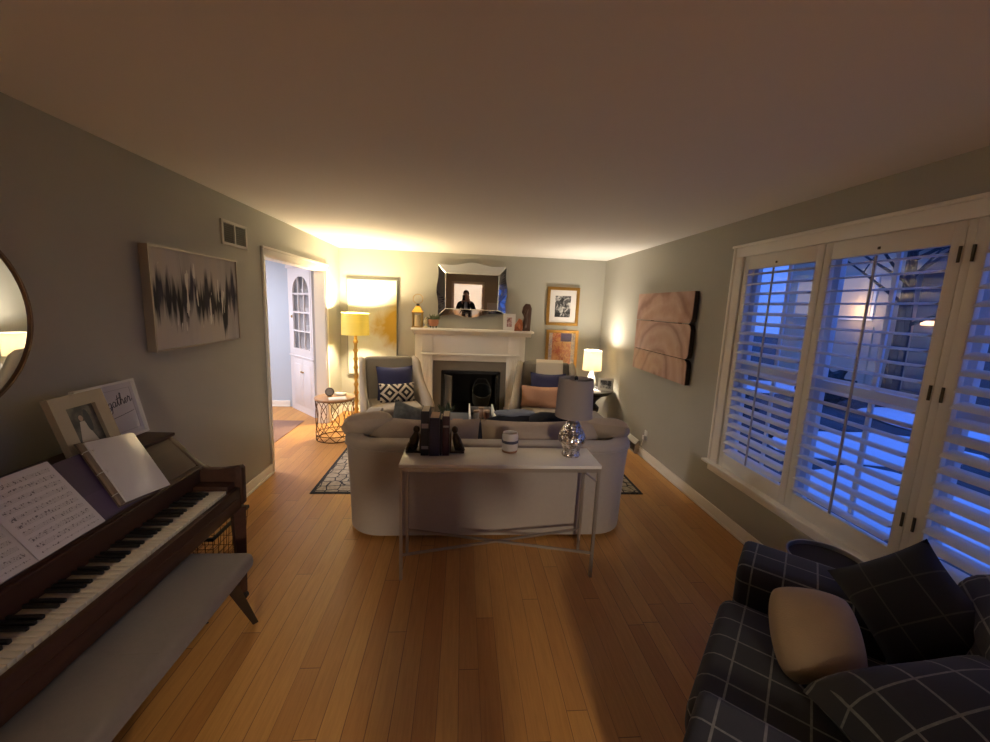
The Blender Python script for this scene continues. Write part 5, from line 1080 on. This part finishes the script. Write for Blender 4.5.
b.box((0, 0.295, 0.48), (1.10, 0.18, 0.54), (R(-6), 0, 0), 0.07, 4); b.build('backrest', plaid_m, pc)
put_pillow('dark plaid square pillow standing on its corner against the plaid armchair back', plaid2_m, frame_M((3.50, 1.22, 0.665), (-0.75, -0.35, 0.50), (0, 0, 1), R(40)), 0.36, 0.36, 0.16, 51)
put_pillow('beige pillow lying on the plaid armchair seat', mat('sand_linen', (0.42, 0.31, 0.19), 0.9, var=0.06, scale=20, bump=0.3, bscale=200, sheen=0.1), frame_M((3.09, 1.175, 0.585), (-0.45, -0.50, 0.62), (0, 0, 1), R(-14)), 0.27, 0.33, 0.21, 52, rnd_=0.20, ear=0.0)
put_pillow('large charcoal plaid cushion in the near corner of the plaid armchair', plaid_m, frame_M((3.20, 0.83, 0.60), (-0.20, 0.10, 0.95), (0.0, 1.0, 0.3), R(0)), 0.60, 0.42, 0.24, 53, name='lumbar_cushion')
rt = thing('round_accent_table', 'small round dark table with a pale metal rim behind the plaid armchair', 'table', (3.668, 1.72, 0))
MB().lathe([(0, 0.485), (0.158, 0.485), (0.158, 0.492), (0, 0.492)], n=56).build('table_top', mat('dark_tray_top', (0.05, 0.045, 0.04), 0.85, spec=0.1), rt)
MB().lathe([(0.158, 0.48), (0.165, 0.48), (0.168, 0.512), (0.161, 0.512), (0.158, 0.492)], n=56, cap=False).build('tray_rim', mat('pale_metal_rim', (0.42, 0.37, 0.28), 0.35, 0.6), rt)
b = MB(); b.cyl((0, 0, 0.02), (0, 0, 0.486), 0.014, n=14); b.lathe([(0, 0), (0.13, 0), (0.13, 0.01), (0.02, 0.025), (0, 0.025)], n=40); b.build('pedestal', black_m, rt)

# ------------------------------------------------------------------ corner cabinet in the dining room
cab = thing('corner_cabinet', 'white built-in corner cabinet with arched glass door seen through the doorway', 'cabinet', (-0.80, 6.40, 0), math.atan2(-0.728, 0.685))
cw_m = mat('lilac_white_paint', (0.72, 0.69, 0.70), 0.45)
b = MB(); zt = 2.17
b.prism([(0.0, 0.03), (0.80, 0.03), (0.84, 0.06), (0.46, 0.455)], 'z', 0, 0.94); b.prism([(0.0, 0.03), (0.80, 0.03), (0.84, 0.06), (0.46, 0.455)], 'z', 2.02, zt)
b.prism([(0.0, 0.03), (0.03, 0.03), (0.475, 0.44), (0.46, 0.455)], 'z', 0.9, 2.05); b.prism([(0.80, 0.03), (0.84, 0.06), (0.46, 0.455), (0.46, 0.42)], 'z', 0.9, 2.05)
b.build('cabinet_body', cw_m, cab, smooth=False)
b = MB(); b.bx(0, 0.12, 0, 0.03, 0, zt); b.bx(0.76, 0.80, 0, 0.03, 0, zt); b.bx(0.1, 0.78, 0, 0.03, 2.04, zt); b.bx(0.1, 0.78, 0, 0.03, 0.80, 0.92); b.bx(0.1, 0.78, 0, 0.03, 0, 0.10); b.bx(-0.02, 0.82, -0.025, 0.03, zt-0.05, zt, 0.008); b.bx(-0.01, 0.81, -0.012, 0.03, 0.83, 0.85, 0.004)
b.build('face_frame', cw_m, cab, smooth=False)
for s0, s1 in ((0.12, 0.437), (0.443, 0.76)):
    b = MB(); b.bx(s0, s1, -0.004, 0.02, 0.10, 0.80, 0.003); b.bx(s0+0.05, s1-0.05, -0.010, 0, 0.17, 0.73, 0.004); o = b.build('lower_door', cw_m, cab); MB().blob((s1-0.03 if s0 < 0.3 else s0+0.03, -0.018, 0.62), (0.012, 0.012, 0.012), 14, 10, 0).build('door_knob', brass_m, o)
b = MB(); g0, g1 = 0.165, 0.715; gc, rx, z1 = (g0+g1)/2, (g1-g0)/2, 1.76
b.bx(0.12, g0, -0.006, 0.02, 0.92, 2.04); b.bx(g1, 0.76, -0.006, 0.02, 0.92, 2.04); b.bx(g0, g1, -0.006, 0.02, 0.92, 0.96); b.bx(g0, g1, -0.006, 0.02, 1.995, 2.04)
for sg_ in (-1, 1):
    e = [(gc+sg_*rx*math.cos(R(a)), z1+0.24*math.sin(R(a))) for a in range(0, 91, 10)]; b.prism([(gc+sg_*rx, 2.0), ]+e+[(gc, 2.0)], 'y', -0.006, 0.02)
for s in (0.345, 0.535): b.bx(s-0.009, s+0.009, -0.004, 0.016, 0.95, 2.0)
for z in (1.22, 1.49, 1.755): b.bx(g0, g1, -0.0045, 0.0165, z-0.010, z+0.010)
gd = b.build('glass_door', cw_m, cab, smooth=False)
MB().bx(g0, g1, 0.008, 0.011, 0.96, 2.0).build('door_glass', glass_m, gd, smooth=False); MB().blob((0.142, -0.016, 1.42), (0.010, 0.012, 0.02), 12, 8, 0).build('door_handle', brass_m, gd)
shf = mat('grey_shelf_interior', (0.42, 0.39, 0.39), 0.7)
for z in (1.21, 1.48, 1.745): MB().prism([(0.06, 0.04), (0.77, 0.04), (0.46, 0.40)], 'z', z-0.009, z+0.009).build('shelf', cw_m, cab, smooth=False)
MB().prism([(0.066, 0.040), (0.46, 0.404), (0.772, 0.055), (0.760, 0.050), (0.46, 0.388), (0.085, 0.040)], 'z', 0.945, 2.01).build('back_lining', shf, cab, smooth=False)
Mcab = ROOTM[cab.name]; china = mat('white_china', (0.75, 0.73, 0.72), 0.25)
for (s, y, z, k, lab) in ((0.30, 0.14, 1.7545, 'bowl', 'white bowl on the top shelf behind the arched cabinet door'), (0.36, 0.15, 1.4895, 'bowl', 'larger white bowl at the left of the middle cabinet shelf'), (0.57, 0.13, 1.4895, 'cup', 'white cup at the right of the middle cabinet shelf'), (0.33, 0.14, 1.2195, 'cup', 'white cup at the left of the lower cabinet shelf'), (0.60, 0.12, 0.9455, 'bowl', 'white bowl at the bottom right of the glazed cabinet')):
    r0 = 0.07 if k == 'bowl' else 0.04; hh = 0.07 if k == 'bowl' else 0.08
    o = MB().lathe([(0, 0), (r0*0.5, 0), (r0*0.8, hh*0.4), (r0, hh), (r0-0.004, hh), (r0*0.75, hh*0.45), (0, 0.008)], n=24).build('china_'+k, china); o.location = Mcab @ Vector((s, y, z)); tag(o, lab, k, 'china in the corner cabinet')

# ------------------------------------------------------------------ what the mantel mirror shows: photographer and front wall
def skin(name, joints, edges, mat_, parent, sub=1):
    me = bpy.data.meshes.new(name); me.from_pydata([j[:3] for j in joints], edges, []); me.update()
    o = bpy.data.objects.new(name, me); C.objects.link(o); o.parent = parent; ROOTM[o.name] = ROOTM[parent.name]
    s = o.modifiers.new('Skin', 'SKIN'); s.use_smooth_shade = True
    if not me.skin_vertices: me.attributes.new
    for i, j in enumerate(joints):
        r = j[3]; me.skin_vertices[0].data[i].radius = (r, j[4] if len(j) > 4 else r); me.skin_vertices[0].data[i].use_root = (i == 0)
    if sub: m_ = o.modifiers.new('Subdivision', 'SUBSURF'); m_.levels = sub; m_.render_levels = sub
    me.materials.append(mat_); return o
PX = (1.905, -0.30, 0.0)
pers = thing('person', 'person in a black jacket holding up a phone, reflected in the mantel mirror', 'person', PX)
skin_m = mat('skin_tone', (0.52, 0.30, 0.22), 0.55); jack_m = mat('black_jacket_cloth', (0.010, 0.010, 0.013), 0.8); jean_m = mat('dark_trousers', (0.015, 0.017, 0.028), 0.85); shirt_m = mat('grey_shirt', (0.30, 0.31, 0.34), 0.85)
J = [(0, 0, 0.95, 0.13, 0.10), (0, 0, 1.12, 0.125, 0.09), (0, 0.01, 1.30, 0.15, 0.10), (0, 0, 1.44, 0.12, 0.075), (0, 0.01, 1.52, 0.055, 0.055), (0, 0.03, 1.60, 0.062, 0.072), (0, 0.025, 1.68, 0.073, 0.088), (0, 0.01, 1.755, 0.055, 0.065)]
E_ = [(0, 1), (1, 2), (2, 3), (3, 4), (4, 5), (5, 6), (6, 7)]
for s in (-1, 1):
    k = len(J); J += [(s*0.19, 0.0, 1.42, 0.055), (s*0.25, 0.05, 1.18, 0.043), (s*0.13, 0.18, 1.40, 0.032), (s*0.085, 0.215, 1.53, 0.026, 0.02), (s*0.07, 0.225, 1.60, 0.030, 0.016)]
    E_ += [(3, k), (k, k+1), (k+1, k+2), (k+2, k+3), (k+3, k+4)]
    for f, (dx, dz, L) in enumerate(((0.022, 0.02, 0.05), (0.010, 0.032, 0.06), (-0.004, 0.034, 0.058), (-0.018, 0.028, 0.045))):
        q = len(J); J += [(s*(0.07+dx), 0.226, 1.60+dz, 0.0085), (s*(0.055+dx), 0.212, 1.60+dz+L*0.6, 0.0078)]; E_ += [(k+4, q), (q, q+1)]
    q = len(J); J += [(s*0.045, 0.215, 1.575, 0.011), (s*0.022, 0.205, 1.60, 0.0085)]; E_ += [(k+3, q), (q, q+1)]
    k = len(J); J += [(s*0.10, 0, 0.88, 0.085), (s*0.11, 0.01, 0.50, 0.056), (s*0.115, -0.01, 0.10, 0.038), (s*0.12, 0.10, 0.035, 0.035)]
    E_ += [(0, k), (k, k+1), (k+1, k+2), (k+2, k+3)]
skin('body', J, E_, skin_m, pers, 1)
Jj = [(0, 0, 0.86, 0.175, 0.135), (0, 0, 1.10, 0.165, 0.125), (0, 0.01, 1.30, 0.185, 0.135), (0, 0, 1.43, 0.15, 0.10), (0, 0.0, 1.50, 0.085, 0.08)]; Ej = [(0, 1), (1, 2), (2, 3), (3, 4)]
for s in (-1, 1):
    k = len(Jj); Jj += [(s*0.20, 0.0, 1.41, 0.075), (s*0.26, 0.05, 1.17, 0.062), (s*0.115, 0.195, 1.45, 0.042)]; Ej += [(3, k), (k, k+1), (k+1, k+2)]
skin('jacket', Jj, Ej, jack_m, pers, 1)
Jt = [(0, 0, 0.94, 0.15, 0.115)]; Et = []
for s in (-1, 1):
    k = len(Jt); Jt += [(s*0.10, 0, 0.85, 0.10), (s*0.11, 0.01, 0.50, 0.075), (s*0.115, -0.01, 0.09, 0.06)]; Et += [(0, k), (k, k+1), (k+1, k+2)]
skin('trousers', Jt, Et, jean_m, pers, 1)
b = MB(); b.prism([(-0.045, 1.08), (0.045, 1.08), (0.05, 1.40), (0.035, 1.47), (-0.035, 1.47), (-0.05, 1.40)], 'y', 0.10, 0.152, 0.02, 2); b.build('shirt_front', shirt_m, pers)
for s in (-1, 1): MB().blob((s*0.12, 0.06, 0.045), (0.05, 0.135, 0.05), 20, 12, 0.03, 3, 1, 0.0).build('shoe', black_m, pers)
b = MB(); b.blob((0, -0.005, 1.705), (0.092, 0.105, 0.095), 28, 18, 0.05, 5, 3)
for v in b.bm.verts:
    if v.co.y > 0.045: v.co.y = 0.045-(v.co.y-0.045)*0.2 if v.co.z < 1.735 else v.co.y*0.8
b.build('hair', mat('brown_hair', (0.09, 0.04, 0.02), 0.7), pers)
for s in (-1, 1):
    e = MB().blob((s*0.031, 0.098, 1.672), (0.013, 0.009, 0.008), 14, 10, 0).build('eye', mat('eye_white', (0.7, 0.7, 0.68), 0.3), pers); MB().blob((s*0.031, 0.105, 1.672), (0.006, 0.004, 0.006), 12, 8, 0).build('iris', black_m, e)
    MB().blob((s*0.076, 0.02, 1.665), (0.010, 0.018, 0.03), 14, 10, 0.05).build('ear', skin_m, pers)
MB().blob((0, 0.112, 1.645), (0.012, 0.018, 0.024), 14, 10, 0).build('nose', skin_m, pers); MB().blob((0, 0.098, 1.605), (0.022, 0.008, 0.007), 14, 8, 0).build('mouth', mat('lip_tone', (0.42, 0.15, 0.13), 0.5), pers)
pers.scale = (1.03, 1.03, 1.03)
ph = MB().box((0, 0, 0), (0.075, 0.008, 0.155), bev=0.003).build('phone', black_m); ph.location = (1.835, -0.052, 1.628); tag(ph, 'black phone held up by the person in the jacket', 'phone')
picture('pale_canvas', 'small pale print on the front wall, reflected beside the person in the mirror', 'picture', (2.84, Y0+0.003, 1.28), (0, 1, 0), 0.40, 0.34, 0.012, 0.02, wf_m, 0.0, mat('pale_print', (0.62, 0.64, 0.68), 0.6))
